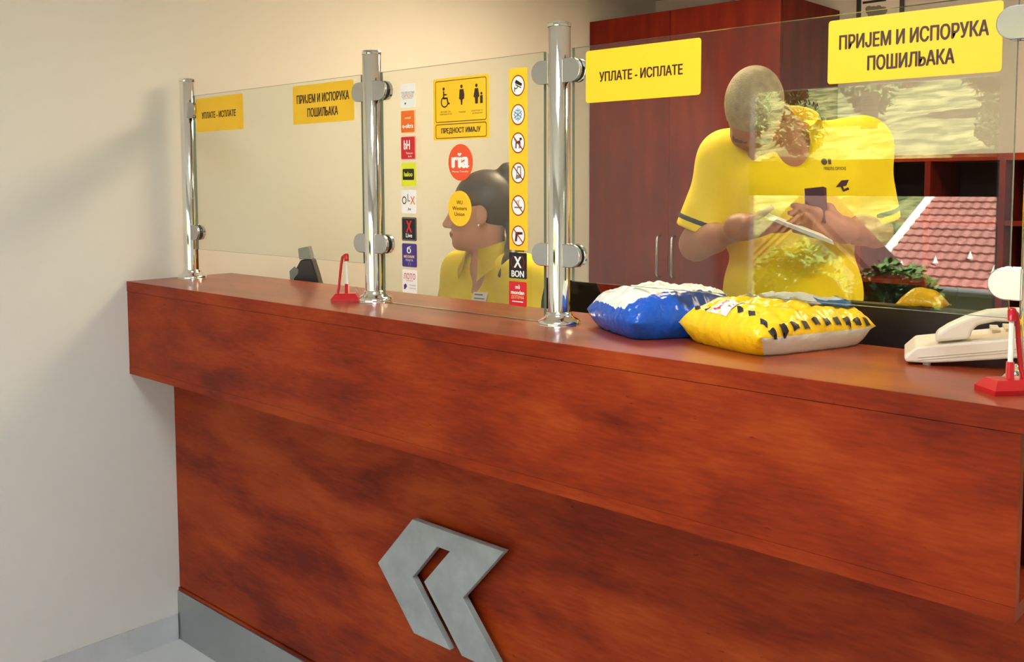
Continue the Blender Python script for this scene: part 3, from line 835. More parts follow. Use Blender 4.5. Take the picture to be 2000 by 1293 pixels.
# letter on the yellow parcel
bm = bmesh.new(); vs = {}
for i in range(15):
    for j in range(9):
        x = -.085+.17*i/14; y = -.055+.11*j/8
        h = yb_.ray_cast(Vector((x, y+.055, 1)), Vector((0, 0, -1)))[0]
        vs[i, j] = bm.verts.new((x, y+.055, (h.z if h else .07) + .0035 + .010*max(0, x/.085)**2*(.5+.5*math.sin(x*60))))
for i in range(14):
    for j in range(8):
        f = bm.faces.new((vs[i, j], vs[i+1, j], vs[i+1, j+1], vs[i, j+1])); f.material_index = 1 if i > 11 and j > 1 else 0
bmesh.ops.solidify(bm, geom=bm.faces[:], thickness=-.0012)
o = done('letter_envelope', bm, [M['paper'], M['paper_blue']], None, True); o.location = (1.965, .262, HT); o.rotation_euler = (0, 0, YA)
tag(o, 'white envelope with blue corner lying on the yellow parcel', 'envelope')

# ------------------------------------------------------------------ people: smooth-blended volumes meshed as one surface
V3 = lambda *a: np.array(a, float)
def nrm(v): v = np.asarray(v, float); return v/np.linalg.norm(v)
class Vol:
    def __init__(s, lo, hi, h):
        s.lo = np.array(lo, float); s.h = h
        s.n = np.ceil((np.array(hi)-s.lo)/h).astype(int)+1
        s.F = np.full(s.n, 1.0, np.float32)
    def _blk(s, lo, hi):
        a = np.maximum(np.floor((np.array(lo)-s.lo)/s.h).astype(int), 0); b = np.minimum(np.ceil((np.array(hi)-s.lo)/s.h).astype(int)+1, s.n)
        if (b <= a).any(): return None
        sl = tuple(slice(i, j) for i, j in zip(a, b))
        g = [s.lo[i]+s.h*np.arange(a[i], b[i], dtype=np.float32) for i in range(3)]
        return sl, g
    def _mix(s, sl, f, k, sub):
        o = s.F[sl]
        if sub: o = -o
        q = np.maximum(k-np.abs(o-f), 0)/k
        r = np.minimum(o, f)-q*q*k*.25
        s.F[sl] = -r if sub else r
    def cone(s, a, b, ra, rb, k=.02, cut=None, sub=False):
        a = np.array(a, float); b = np.array(b, float); R = max(ra, rb)+k+3*s.h
        r = s._blk(np.minimum(a, b)-R, np.maximum(a, b)+R)
        if r is None: return
        sl, g = r; d = b-a; L2 = d@d
        X = g[0][:, None, None]-a[0]; Y = g[1][None, :, None]-a[1]; Z = g[2][None, None, :]-a[2]
        t = np.clip((X*d[0]+Y*d[1]+Z*d[2])/L2, 0, 1)
        f = np.sqrt((X-t*d[0])**2+(Y-t*d[1])**2+(Z-t*d[2])**2)-(ra+(rb-ra)*t)
        if cut is not None:
            c, nn = cut; nn = nrm(nn)
            f = np.maximum(f, (g[0][:, None, None]-c[0])*nn[0]+(g[1][None, :, None]-c[1])*nn[1]+(g[2][None, None, :]-c[2])*nn[2])
        s._mix(sl, f, k, sub)
    def ell(s, c, r, k=.02, R=None, sub=False, grow=0):
        c = np.array(c, float); r = np.array(r, float)+grow; m = r.max()+k+3*s.h
        q = s._blk(c-m, c+m)
        if q is None: return
        sl, g = q
        X = g[0][:, None, None]-c[0]; Y = g[1][None, :, None]-c[1]; Z = g[2][None, None, :]-c[2]
        if R is not None: P = [R[0, i]*X+R[1, i]*Y+R[2, i]*Z for i in range(3)]
        else: P = [X, Y, Z]
        k0 = np.sqrt(sum((P[i]/r[i])**2 for i in range(3))); k1 = np.sqrt(sum((P[i]/r[i]**2)**2 for i in range(3)))+1e-6
        s._mix(sl, k0*(k0-1)/k1, k, sub)
    def half(s, c, n, k=.004):      # keep the side where (p-c).n < 0
        n = nrm(n); g = [s.lo[i]+s.h*np.arange(s.n[i], dtype=np.float32) for i in range(3)]
        f = (g[0][:, None, None]-c[0])*n[0]+(g[1][None, :, None]-c[1])*n[1]+(g[2][None, None, :]-c[2])*n[2]
        s.F = np.maximum(s.F, f.astype(np.float32))
    def mesh(s, smooth=2):
        F = s.F; I = F < 0; n = np.array(F.shape)
        cnt = np.zeros(n-1, np.int8)
        for dx in (0, 1):
            for dy in (0, 1):
                for dz in (0, 1): cnt += I[dx:n[0]-1+dx, dy:n[1]-1+dy, dz:n[2]-1+dz]
        act = (cnt > 0) & (cnt < 8); C = np.argwhere(act); idx = np.full(n-1, -1, np.int64); idx[act] = np.arange(len(C))
        acc = np.zeros((len(C), 3)); num = np.zeros(len(C))
        for ax in range(3):
            o1, o2 = [i for i in range(3) if i != ax]
            for p in (0, 1):
                for q in (0, 1):
                    d0 = np.zeros(3, int); d0[o1] = p; d0[o2] = q; d1 = d0.copy(); d1[ax] = 1
                    A = C+d0; B = C+d1
                    fa = F[A[:, 0], A[:, 1], A[:, 2]].astype(float); fb = F[B[:, 0], B[:, 1], B[:, 2]].astype(float)
                    x = (fa < 0) != (fb < 0)
                    t = np.where(x, fa/np.where(x, fa-fb, 1), 0)
                    P = C+d0+t[:, None]*(d1-d0); acc += P*x[:, None]; num += x
        V = acc/num[:, None]
        Q = []
        for ax in range(3):
            o1, o2 = (ax+1) % 3, (ax+2) % 3
            s0 = [slice(None)]*3; s1 = [slice(None)]*3; s0[ax] = slice(0, -1); s1[ax] = slice(1, None)
            a = I[tuple(s0)]; b = I[tuple(s1)]
            E = np.argwhere(a != b); E = E[(E[:, o1] > 0) & (E[:, o2] > 0) & (E[:, o1] < n[o1]-1) & (E[:, o2] < n[o2]-1)]
            sg = a[E[:, 0], E[:, 1], E[:, 2]]
            def cell(i, j):
                e = E.copy(); e[:, o1] -= i; e[:, o2] -= j; return idx[e[:, 0], e[:, 1], e[:, 2]]
            q = np.stack([cell(1, 1), cell(0, 1), cell(0, 0), cell(1, 0)], 1)
            q[~sg] = q[~sg][:, ::-1]; Q.append(q)
        Q = np.concatenate(Q); V = s.lo+V*s.h
        for it in range(smooth):
            acc = np.zeros_like(V); num = np.zeros(len(V))
            for i in range(4):
                a, b = Q[:, i], Q[:, (i+1) % 4]
                for c in range(3): acc[:, c] += np.bincount(a, V[b, c], len(V))
                num += np.bincount(a, minlength=len(V))
            V = V*.45+.55*acc/np.maximum(num, 1)[:, None]
        return V, Q
def vmesh(name, V, Q, mats, parent, idx=None):
    me = bpy.data.meshes.new(name)
    me.vertices.add(len(V)); me.vertices.foreach_set('co', V.astype(np.float32).ravel())
    me.loops.add(len(Q)*4); me.loops.foreach_set('vertex_index', Q.astype(np.int32).ravel())
    me.polygons.add(len(Q)); me.polygons.foreach_set('loop_start', np.arange(0, len(Q)*4, 4, dtype=np.int32)); me.polygons.foreach_set('loop_total', np.full(len(Q), 4, np.int32))
    if idx is not None: me.polygons.foreach_set('material_index', idx.astype(np.int32))
    me.update(calc_edges=True); me.validate()
    return link(name, me, mats, parent, True)

class Head:
    def __init__(s, c, fwd, uph, sc=1.0):
        s.c = np.array(c, float); f = nrm(fwd); u = np.array(uph, float); u = nrm(u-f*(u@f)); l = np.cross(u, f)
        s.R = np.stack([f, l, u], 1); s.sc = sc
    def p(s, x, y, z): return s.c+s.R@(np.array([x, y, z])*s.sc)
    def loc(s, P): return (P-s.c)@s.R/s.sc
def head_skin(v, h, man=True, lid=.0):
    e = lambda c, r, k=.02, sub=False: v.ell(h.p(*c), np.array(r)*h.sc, k, h.R, sub)
    e((-.018, 0, .030), (.096, .074, .088)); e((.035, 0, -.028), (.060, .058, .085), .04)
    jw = .052 if man else .044
    e((.035, 0, -.078), (.050, jw, .034), .03); e((.076, 0, -.098), (.018, .020, .016), .025)
    for s in (1, -1):
        e((.058, s*.042, -.022), (.026, .022, .022), .02)
        e((.098, s*.032, -.001), (.016, .018, .012), .016, True)
        e((.078, s*.032, .019), (.016, .024, .008), .015)
        e((.086, s*.032, .0085-lid), (.0125, .017, .0075), .006)
    v.cone(h.p(.090, 0, .006), h.p(.113, 0, -.034), .0075*h.sc, .0115*h.sc, .014)
    for s in (1, -1): e((.103, s*.011, -.038), (.010, .008, .008), .008)
    e((.094, 0, -.061), (.011, .021, .0055), .006); e((.092, 0, -.0715), (.011, .019, .0062), .006)
    for s in (1, -1):
        e((-.006, s*.076, -.008), (.019, .008, .031), .006); e((.000, s*.086, -.006), (.009, .006, .016), .006, True); e((.004, s*.078, -.034), (.008, .006, .009), .006)
def hand(v, w, x, dors, side, curls, thumb, k=.006):
    x = nrm(x); z = np.array(dors, float); z = nrm(z-x*(z@x)); y = side*np.cross(z, x)
    P = lambda a, b, c: np.array(w)+x*a+y*b+z*c
    v.cone(P(-.03, 0, 0), P(.03, 0, 0), .026, .027, .04)
    for b in (-.028, -.010, .010, .026): v.cone(P(.020, b*.8, 0), P(.088, b, .002), .0155, .0125, .014)
    for i, (b, L) in enumerate(((.029, .070), (.010, .078), (-.010, .072), (-.029, .057))):
        p = P(.088, b, .002); ang = 0; d0 = x+y*(b*.8)
        r = .0088
        for j, fr in enumerate((.45, .31, .24)):
            ang += curls[i]*(.75 if j == 0 else 1.0)
            d = nrm(d0*math.cos(ang)-z*math.sin(ang)); q = p+d*L*fr
            v.cone(p, q, r, r*.92, k); p = q; r *= .92
    p = P(.018, .028, -.006); d = nrm(x*.62+y*.72-z*.30)
    v.cone(P(.010, .012, -.004), p+d*.025, .018, .0125, .012); p = p+d*.025
    d = nrm(x*(.80+thumb*.1)+y*(.45-thumb*.5)-z*(.25+thumb*.5)); q = p+d*.032; v.cone(p, q, .0105, .0095, k); p = q
    d = nrm(x*(.88)+y*(.25-thumb*.6)-z*(.25+thumb*.5)); v.cone(p, p+d*.026, .0095, .0082, k)
def eyes(h, parent, tilt=-.2):
    for s in (1, -1):
        bm = bmesh.new(); bmesh.ops.create_uvsphere(bm, u_segments=16, v_segments=10, radius=.0122*h.sc)
        d = Vector(h.R @ nrm([1, 0, tilt]))
        for f in bm.faces:
            c = f.calc_center_median().normalized(); f.material_index = 1 if c.dot(d) > .82 else 0
        bmesh.ops.translate(bm, verts=bm.verts, vec=Vector(h.p(.0835, s*.032, -.002)))
        done('eye', bm, [M['eye'], M['iris']], parent, True)
def skin_index(V, Q, h):
    c = V[Q].mean(1); q = h.loc(c)
    idx = np.zeros(len(Q), int)
    lip = (((q[:, 1]/.022)**2+((q[:, 2]+.066)/.0105)**2) < 1) & (q[:, 0] > .085) & (q[:, 0] < .13); idx[lip] = 1
    br = (np.abs(np.abs(q[:, 1])-.032) < .020) & (np.abs(q[:, 2]-.022-.004*np.cos((np.abs(q[:, 1])-.03)*60)) < .0036) & (q[:, 0] > .07) & (q[:, 0] < .13); idx[br] = 2
    return idx

def collar(t, c, axis, front, r0, r1, hh, gap, mats, stripe=True, point=.0):
    """folded collar: stand ring plus turned-down leaf, open at the front"""
    ax = nrm(axis); f = np.array(front, float); f = nrm(f-ax*(f@ax)); l = np.cross(ax, f); c = np.array(c, float)
    bm = bmesh.new(); n = 40; rows = []
    for i in range(n+1):
        a_ = gap+(2*PI-2*gap)*i/n
        d = f*math.cos(a_)+l*math.sin(a_)
        ft = max(0, math.cos(a_))**2
        prof = [(r0, -.012), (r0*1.01, hh*(1-.25*ft)), (r0*1.05+.004, hh*(1-.25*ft)+.004), (r0+(r1-r0)*.45, hh*.35-.010*ft), (r0+(r1-r0)*.72, -.006-.014*ft-point*.5*ft**3), (r0+(r1-r0)*.86, -.012-.018*ft-point*.7*ft**3), (r1+.01*ft, -.020-.026*ft-point*ft**3)]
        rows.append([bm.verts.new(Vector(c+d*r+ax*z)) for r, z in prof])
    for a_, b_ in zip(rows, rows[1:]):
        for k in range(6):
            fc = bm.faces.new((a_[k], b_[k], b_[k+1], a_[k+1])); fc.material_index = 1 if (stripe and k == 4) else 0
    bmesh.ops.solidify(bm, geom=bm.faces[:], thickness=.004)
    return done('collar', bm, mats, t, True)

# ---- standing man (local: x right, y away, z up; he faces -y)
man = thing('person', 'person in yellow polo shirt with navy trim standing and looking down at papers', 'person', (1.55, 1.17, 0), YAW)
Sr, Sl = V3(-.180, .01, 1.500), V3(.186, .01, 1.535)
Er, El = V3(-.262, .03, 1.265), V3(.240, .03, 1.300)
Wr, Wl = V3(-.186, -.20, 1.322), V3(.062, -.205, 1.318)
NB = V3(-.012, .015, 1.545)
hm = Head((-.136, -.105, 1.620), (-.12, -.24, -.96), (-.36, -.90, .24), .96)
def torso(v, g, k=.05):
    v.ell((0, .025, .98), (.160, .110, .13), k, grow=g); v.ell((0, .005, 1.15), (.168, .125, .18), k, grow=g)
    v.ell((0, .010, 1.36), (.180, .118, .17), k, grow=g)
    v.cone((-.10, .015, 1.44), (.10, .015, 1.46), .095+g, .095+g, k)
    v.cone(Sr, NB+V3(-.02, 0, -.01), .066+g, .055+g, .05); v.cone(Sl, NB+V3(.02, 0, -.01), .066+g, .055+g, .05)
v = Vol((-.42, -.46, -.01), (.42, .24, 1.80), .004)
torso(v, 0)
for s, hp, kn, an in ((-1, V3(-.088, .02, .93), V3(-.10, .0, .50), V3(-.105, .03, .09)), (1, V3(.088, .02, .93), V3(.10, .0, .50), V3(.105, .03, .09))):
    v.cone(hp, kn, .086, .056, .04); v.cone(kn, an, .056, .038, .03); v.cone(kn+V3(0, .02, -.06), kn+V3(0, .02, -.18), .045, .044, .03)
    v.cone(an+V3(0, .03, -.05), an+V3(s*.02, -.15, -.055), .034, .030, .03)
for Sx, Ex, Wx in ((Sr, Er, Wr), (Sl, El, Wl)):
    v.cone(Sx, Ex, .054, .040, .03); v.cone(Ex, Wx, .039, .026, .03); v.cone(Ex, Ex+(Wx-Ex)*.4, .040, .040, .02)
hand(v, Wr+nrm(Wr-Er)*.015, (.80, -.58, .02), (0, -.1, -1), 1, (.30, .28, .28, .32), .6)
hand(v, Wl+nrm(Wl-El)*.015, (-.86, -.42, .22), (-.30, -.90, .10), -1, (.62, .70, .75, .80), .5)
v.cone(NB, hm.p(-.035, 0, -.045), .062, .058, .035)
v.cone(NB+V3(0, -.03, -.02), hm.p(.0, 0, -.08), .045, .045, .03)
head_skin(v, hm, True, .008)
V, Q = v.mesh(2)
body = vmesh('body', V, Q, [M['skin'], M['lip'], M['brow']], man, skin_index(V, Q, hm))
eyes(hm, man, -.5)
# hair
v = Vol(hm.c-.16, hm.c+.16, .0035)
v.ell(hm.p(-.020, 0, .033), np.array((.1005, .0795, .0915))*hm.sc, .01, hm.R)
v.half(hm.p(.070, 0, .052), hm.R @ V3(.62, 0, -.78))
for s in (1, -1): v.ell(hm.p(.012, s*.085, -.018), (.034, .030, .044), .012, hm.R, True)
V, Q = v.mesh(2)
vmesh('hair', V, Q, M['hair_m'], man)
# polo shirt
v = Vol((-.42, -.24, 1.02), (.42, .26, 1.66), .005)
torso(v, .013)
v.ell((0, -.02, 1.12), (.178, .140, .14), .05)
for Sx, Ex in ((Sr, Er), (Sl, El)):
    d = nrm(Ex-Sx); e = Sx+d*.215
    v.cone(Sx+V3(0, 0, .0), Sx+d*.30, .070, .074, .05, cut=(e, d))
v.half((0, 0, 1.075), (0, 0, -1)); v.cone(NB+V3(-.004, -.012, .012), NB+V3(-.07, -.09, .14), .060, .085, .012, sub=True)
v.ell(NB+V3(-.012, -.10, .02), (.050, .075, .085), .02, None, True)
V, Q = v.mesh(2)
c = V[Q].mean(1); idx = np.zeros(len(Q), int)
for Sx, Ex in ((Sr, Er), (Sl, El)):
    d = nrm(Ex-Sx); tt = (c-Sx)@d; rr = np.linalg.norm(c-Sx-tt[:, None]*d, axis=1)
    out = np.abs(c[:, 0]) > .165
    b = Vol(Sx+d*.186-.13, Sx+d*.186+.13, .003)
    b.cone(Sx, Sx+d*.30, .0718, .0758, .01, cut=(Sx+d*.194, d)); b.half(Sx+d*.180, -d)
    Vb, Qb = b.mesh(1); vmesh('sleeve_stripe', Vb, Qb, M['navy'], man)
idx[(c[:, 2] > 1.092) & (c[:, 2] < 1.108)] = 1
shirt = vmesh('polo_shirt', V, Q, [M['shirt'], M['navy']], man, idx)
sb = BVHTree.FromPolygons([Vector(x) for x in V], [tuple(q) for q in Q])
col_ = collar(man, NB+V3(-.004, -.004, .040), (-.10, -.42, .90), (-.12, -1, -.2), .074, .118, .034, .50, [M['shirt'], M['navy']])
def onshirt(name, polys_or_text, cx, cz, wdt, hgt, m, parent, bvh, y0=-1.0, bold=.01, off=.0015):
    if isinstance(polys_or_text, str):
        o = text(polys_or_text, wdt, hgt, cx, cz, m, parent, bold=bold, name=name)
    else:
        bm = bmesh.new()
        for p in polys_or_text: bm.faces.new([bm.verts.new((cx+x, 0, cz+z)) for x, z in p])
        o = done(name, bm, m, parent)
    for q in o.data.vertices:
        hit = bvh.ray_cast(Vector((q.co.x, y0, q.co.z)), Vector((0, 1, 0)))
        if hit[0] is not None: q.co.y = hit[0].y-off
        else: q.co.y = -.12
    return o
onshirt('badge_print', [circ(-.016, 0, .008, .009, 14), [(-.005, -.007), (.003, -.007), (.003, .008), (-.005, .008)]], .068, 1.492, 0, 0, M['ink'], man, sb)
onshirt('badge_lettering', 'ПОШТЕ СРПСКЕ', .080, 1.474, .062, .0085, M['ink'], man, sb)
onshirt('badge_emblem', [[(-.020, -.008), (-.004, .010), (.018, .012), (.010, -.004)], [(-.006, -.006), (.002, -.020), (.020, -.014), (.016, -.008), (.004, -.013), (0, -.005)]], .100, 1.432, 0, 0, M['plum'], man, sb)
# placket
onshirt('placket', [[(-.014, -.075), (.016, -.075), (.014, .055), (-.012, .055)]], -.012, 1.425, 0, 0, M['shirt'], man, sb, off=.0025)
# trousers, belt, shoes
v = Vol((-.24, -.18, .06), (.24, .22, 1.13), .006)
v.ell((0, .025, .98), (.160, .110, .13), .05, grow=.008); v.ell((0, .01, 1.10), (.160, .118, .10), .05, grow=.004)
for hp, kn, an in ((V3(-.088, .02, .93), V3(-.10, .0, .50), V3(-.105, .03, .06)), (V3(.088, .02, .93), V3(.10, .0, .50), V3(.105, .03, .06))):
    v.cone(hp, kn, .098, .072, .04); v.cone(kn, an, .072, .062, .03)
v.half((0, 0, 1.09), (0, 0, 1)); v.half((0, 0, .075), (0, 0, -1))
V, Q = v.mesh(2); vmesh('trousers', V, Q, M['trousers'], man)
for s in (-1, 1):
    v = Vol((s*.12-.09, -.22, -.01), (s*.12+.09, .14, .16), .005)
    v.cone((s*.105, .06, .05), (s*.125, -.13, .042), .05, .045, .03); v.cone((s*.105, .04, .05), (s*.105, .03, .12), .052, .05, .03)
    v.half((0, 0, .0), (0, 0, -1)); v.half((0, 0, .125), (0, 0, 1))
    V, Q = v.mesh(2); vmesh('shoe', V, Q, M['plastic_black'], man)

def place(o, root, M4):      # world placement from a person's local frame
    o.matrix_world = Matrix.Translation(root.location) @ Matrix.Rotation(YAW, 4, 'Z') @ M4
def basis(x, y, z, c): return Matrix(((x[0], y[0], z[0], c[0]), (x[1], y[1], z[1], c[1]), (x[2], y[2], z[2], c[2]), (0, 0, 0, 1)))
def frame_of(x, zhint, c):
    x = nrm(x); z = np.array(zhint, float); z = nrm(z-x*(z@x)); y = np.cross(z, x); return basis(x, y, z, c)
o = thing('letter_stack', None, None)
for k in range(4):
    bm = bmesh.new(); bx(bm, -.080+.002*k, .080-.003*k, -.055, .055, .0022*k, .0022*k+.0014, 0, Matrix.Rotation(.03*(k-1.5), 4, 'Z')); done('letter', bm, M['paper'], o)
place(o, man, frame_of((.92, -.05, -.36), (.28, -.12, .95), (-.078, -.312, 1.322)))
tag(o, 'thin stack of white letters held in the clerk\'s hand', 'letters')
nb = thing('pocket_notebook', 'small dark covered notebook with white pages held upright by the clerk', 'notebook')
box('pages', -.024, .020, -.009, .009, -.042, .042, M['paper'], nb)
box('cover', -.022, .026, -.0115, -.0092, -.045, .045, M['plum'], nb); box('cover', -.022, .026, .0092, .0115, -.045, .045, M['plum'], nb); box('spine', .0202, .026, -.0091, .0091, -.045, .045, M['plum'], nb)
place(nb, man, frame_of((.80, -.58, .10), (.18, .05, 1), (-.014, -.236, 1.378)))

# ---- seated woman (same local axes; she faces left)
wo = thing('person', 'person in yellow shirt with dark ponytail seated behind the sticker covered glass', 'person', (.72, .78, 0), YAW)
hw = Head((.000, 0, 1.352), (-1, .04, -.06), (-.06, 0, 1), .98)
fc = nrm((-.76, -.62, 0)); sd = nrm((.62, -.76, 0))
NBw = V3(.030, .0, 1.205)
Lw = NBw+sd*.150+V3(0, 0, -.040); Rw = NBw-sd*.150+V3(0, 0, -.045)
ELl = Lw+V3(.02, -.03, -.24)+fc*.04; ELr = Rw+V3(-.01, .03, -.24)+fc*.06
WLl = ELl+fc*.19-sd*.03+V3(0, 0, -.158); WLr = ELr+fc*.19+sd*.05+V3(0, 0, -.153)
PV = V3(.075, .075, .605)
def torso_w(v, g, k=.05):
    Rz = np.stack([fc, np.cross((0, 0, 1), fc), V3(0, 0, 1)], 1)
    v.ell(PV+V3(0, 0, .02), (.13, .165, .11), k, Rz, grow=g)
    v.cone(PV+V3(0, 0, .06), V3(.045, .03, 1.0), .118+g, .112+g, k)
    v.ell(V3(.040, .02, 1.02)+fc*.01, (.098, .140, .14), k, Rz, grow=g)
    for s in (1, -1): v.ell(V3(.040, .02, 1.00)+fc*.075+sd*s*.065, (.058, .060, .062), .04, Rz, grow=g*.6)
    v.cone(Lw, NBw+V3(0, 0, -.02), .046+g, .042+g, .05); v.cone(Rw, NBw+V3(0, 0, -.02), .046+g, .042+g, .05)
v = Vol((-.62, -.62, -.01), (.34, .36, 1.50), .004)
torso_w(v, 0)
for s in (1, -1):
    hp = PV+sd*s*.085; kn = hp+fc*.36+V3(0, 0, -.015)+sd*s*.02; an = kn+V3(0, 0, -.50)+fc*.02
    v.cone(hp, kn, .080, .055, .04); v.cone(kn, an, .054, .036, .03); v.cone(an+V3(0, 0, -.03), an+fc*.13+V3(0, 0, -.045), .030, .024, .03)
for Sx, Ex, Wx in ((Lw, ELl, WLl), (Rw, ELr, WLr)):
    v.cone(Sx, Ex, .044, .036, .03); v.cone(Ex, Wx, .037, .024, .03)
hand(v, WLl+fc*.012, fc-sd*.15, (0, 0, 1), -1, (.25, .25, .28, .3), .2)
hand(v, WLr+fc*.012, fc+sd*.15, (0, 0, 1), 1, (.25, .25, .28, .3), .2)
v.cone(NBw+V3(0, 0, -.02), hw.p(-.025, 0, -.055), .046, .044, .03)
head_skin(v, hw, False)
V, Q = v.mesh(2)
vmesh('body', V, Q, [M['skin_f'], M['lip'], M['brow']], wo, skin_index(V, Q, hw))
eyes(hw, wo, -.1)
v = Vol(hw.c-V3(.14, .16, .26), hw.c+V3(.20, .16, .18), .0035)
v.ell(hw.p(-.022, 0, .034), (.102, .080, .094), .01, hw.R)
v.half(hw.p(.074, 0, .058), hw.R @ V3(.74, 0, -.67))
for s in (1, -1): v.ell(hw.p(.012, s*.084, -.020), (.032, .028, .040), .012, hw.R, True)
tail = [(-.070, 0, .098), (-.092, .0, .112), (-.108, .002, .085), (-.112, .006, .02), (-.108, .012, -.06), (-.100, .066, -.12), (-.085, .118, -.152), (-.055, .140, -.190)]
rad = [.022, .031, .033, .032, .030, .027, .020, .008]
for k in range(len(tail)-1): v.cone(hw.p(*tail[k]), hw.p(*tail[k+1]), rad[k], rad[k+1], .015)
V, Q = v.mesh(2)
hr = vmesh('hair', V, Q, M['hair_f'], wo)
bm = bmesh.new(); bmesh.ops.create_uvsphere(bm, u_segments=18, v_segments=10, radius=.024)
bmesh.ops.transform(bm, matrix=Matrix.Translation(Vector(hw.p(-.078, 0, .106))) @ Matrix.Rotation(.5, 4, 'Y') @ Matrix.Diagonal((.7, 1.15, 1.15, 1)), verts=bm.verts); done('hair_tie', bm, M['fabric_black'], hr, True)
bm = bmesh.new(); bx(bm, -.004, .004, -.003, .003, -.011, .011); bm.transform(Matrix.Translation(Vector(hw.p(-.084, .030, .100))) @ Matrix.Rotation(.4, 4, 'Y')); done('hair_clip', bm, M['chrome'], hr)
for s in (1,):
    bm = bmesh.new(); bmesh.ops.create_uvsphere(bm, u_segments=10, v_segments=6, radius=.0045); bmesh.ops.translate(bm, verts=bm.verts, vec=Vector(hw.p(.004, .086, -.040))); done('earring', bm, M['chrome'], wo, True)
# shirt
v = Vol((-.30, -.40, .55), (.34, .36, 1.30), .0045)
torso_w(v, .011)
for Sx, Ex in ((Lw, ELl), (Rw, ELr)):
    d = nrm(Ex-Sx); v.cone(Sx, Sx+d*.30, .056, .064, .05, cut=(Sx+d*.20, d))
v.half((0, 0, .60), (0, 0, -1)); v.cone(NBw+V3(-.004, 0, .0), NBw+V3(-.03, 0, .14), .050, .060, .012, sub=True)
v.ell(NBw+fc*.085+V3(0, 0, -.02), (.050, .048, .085), .015, np.stack([fc, np.cross((0, 0, 1), fc), V3(0, 0, 1)], 1), True)
V, Q = v.mesh(2)
vmesh('shirt', V, Q, M['blouse'], wo)
wb = BVHTree.FromPolygons([Vector(x) for x in V], [tuple(q) for q in Q])
collar(wo, NBw+fc*.006+V3(0, 0, .022), fc*.22+V3(0, 0, 1), fc, .057, .102, .030, .42, [M['blouse'], M['blouse']], False, .035)
def on_w(name, c0, wdt, hgt, m, th=.002, par=wo):
    h = wb.ray_cast(Vector(c0+V3(0, -1, 0)), Vector((0, 1, 0)))
    n = np.array(h[1]); x = nrm(np.cross(n, (0, 0, 1)))*-1; z = np.cross(n, x)*-1
    if z[2] < 0: z = -z
    bm = bmesh.new(); bx(bm, -wdt/2, wdt/2, -hgt/2, hgt/2, 0, th); bm.transform(basis(x, z, n, np.array(h[0])+n*.002))
    fixn(bm); return done(name, bm, m, par)
bd = on_w('name_badge', V3(-.002, 0, 1.095), .052, .036, M['paper'])
on_w('badge_print', V3(-.004, 0, 1.103), .030, .004, M['grey'], .0030, bd)
on_w('badge_print', V3(-.002, 0, 1.092), .038, .003, M['grey'], .0030, bd)
v = Vol((-.62, -.50, .05), (.30, .34, .80), .007)
v.ell(PV+V3(0, 0, .02), (.13, .165, .11), .05, np.stack([fc, np.cross((0, 0, 1), fc), V3(0, 0, 1)], 1), grow=.008)
for s in (1, -1):
    hp = PV+sd*s*.085; kn = hp+fc*.36+V3(0, 0, -.015)+sd*s*.02; an = kn+V3(0, 0, -.50)+fc*.02
    v.cone(hp, kn, .090, .066, .04); v.cone(kn, an, .066, .052, .03)
v.half((0, 0, .695), (0, 0, 1)); v.half((0, 0, .10), (0, 0, -1))
V, Q = v.mesh(2); vmesh('trousers', V, Q, M['trousers'], wo)
for s in (1, -1):
    hp = PV+sd*s*.085; kn = hp+fc*.36+V3(0, 0, -.015)+sd*s*.02; an = kn+V3(0, 0, -.50)+fc*.02
    v = Vol(an-V3(.22, .22, .13), an+V3(.12, .12, .05), .005)
    v.cone(V3(an[0], an[1], .045)-fc*.02, V3(an[0], an[1], .038)+fc*.12, .042, .036, .03); v.half((0, 0, 0), (0, 0, -1))
    V, Q = v.mesh(2); vmesh('shoe', V, Q, M['plastic_black'], wo)

# ------------------------------------------------------------------ waiting chair by the door
t = thing('waiting_chair', 'round-backed brown chair standing by the glazed door', 'chair', (.66, -2.70, 0), 0)
bm = bmesh.new(); lathe(bm, [(0, .42), (.19, .42), (.21, .44), (.21, .47), (.18, .49), (0, .495)], 28); done('seat', bm, M['chair_brown'], t, True)
bm = bmesh.new(); pts = [(.17*math.cos(a_)*1.0, .74+.24*math.sin(a_)) for a_ in np.linspace(0, 2*PI, 29)[:-1]]; prism(bm, pts, -.235, -.200); fixn(bm); done('backrest', bm, M['chair_brown'], t, bevel=.010)
for sx in (-1, 1):
    for sy in (-1, 1):
        bm = bmesh.new(); tube(bm, [(sx*.12, sy*.12, .42), (sx*.18, sy*.18, 0)], [.018, .012], 8); done('leg', bm, M['wood_dark'], t, True)
    bm = bmesh.new(); tube(bm, [(sx*.11, -.16, .45), (sx*.11, -.212, .62)], .012, 8); done('back_post', bm, M['wood_dark'], t, True)
# notices on the door glass
for k, z in enumerate((1.802, 1.708)):
    t = thing('door_notice', ('white notice with dark picture on the door glass', 'white notice with line of print on the door glass')[1-k], 'notice', (.808, YF-.0455, z))
    box('sheet', -.045, .045, 0, .0008, 0, .090, M['paper'], t)
    bm = bmesh.new()
    if k: 
        for q in range(7): prism(bm, circ(random.uniform(-.025, .025), .045+random.uniform(-.02, .02), .010, .008, 10), .0009+.0001*q, .0011+.0001*q)
    else:
        for q in range(4): bx(bm, -.032, .03-.008*q, .0009, .0012, .020+.014*q, .027+.014*q)
    fixn(bm); done('print', bm, M['grey'], t)

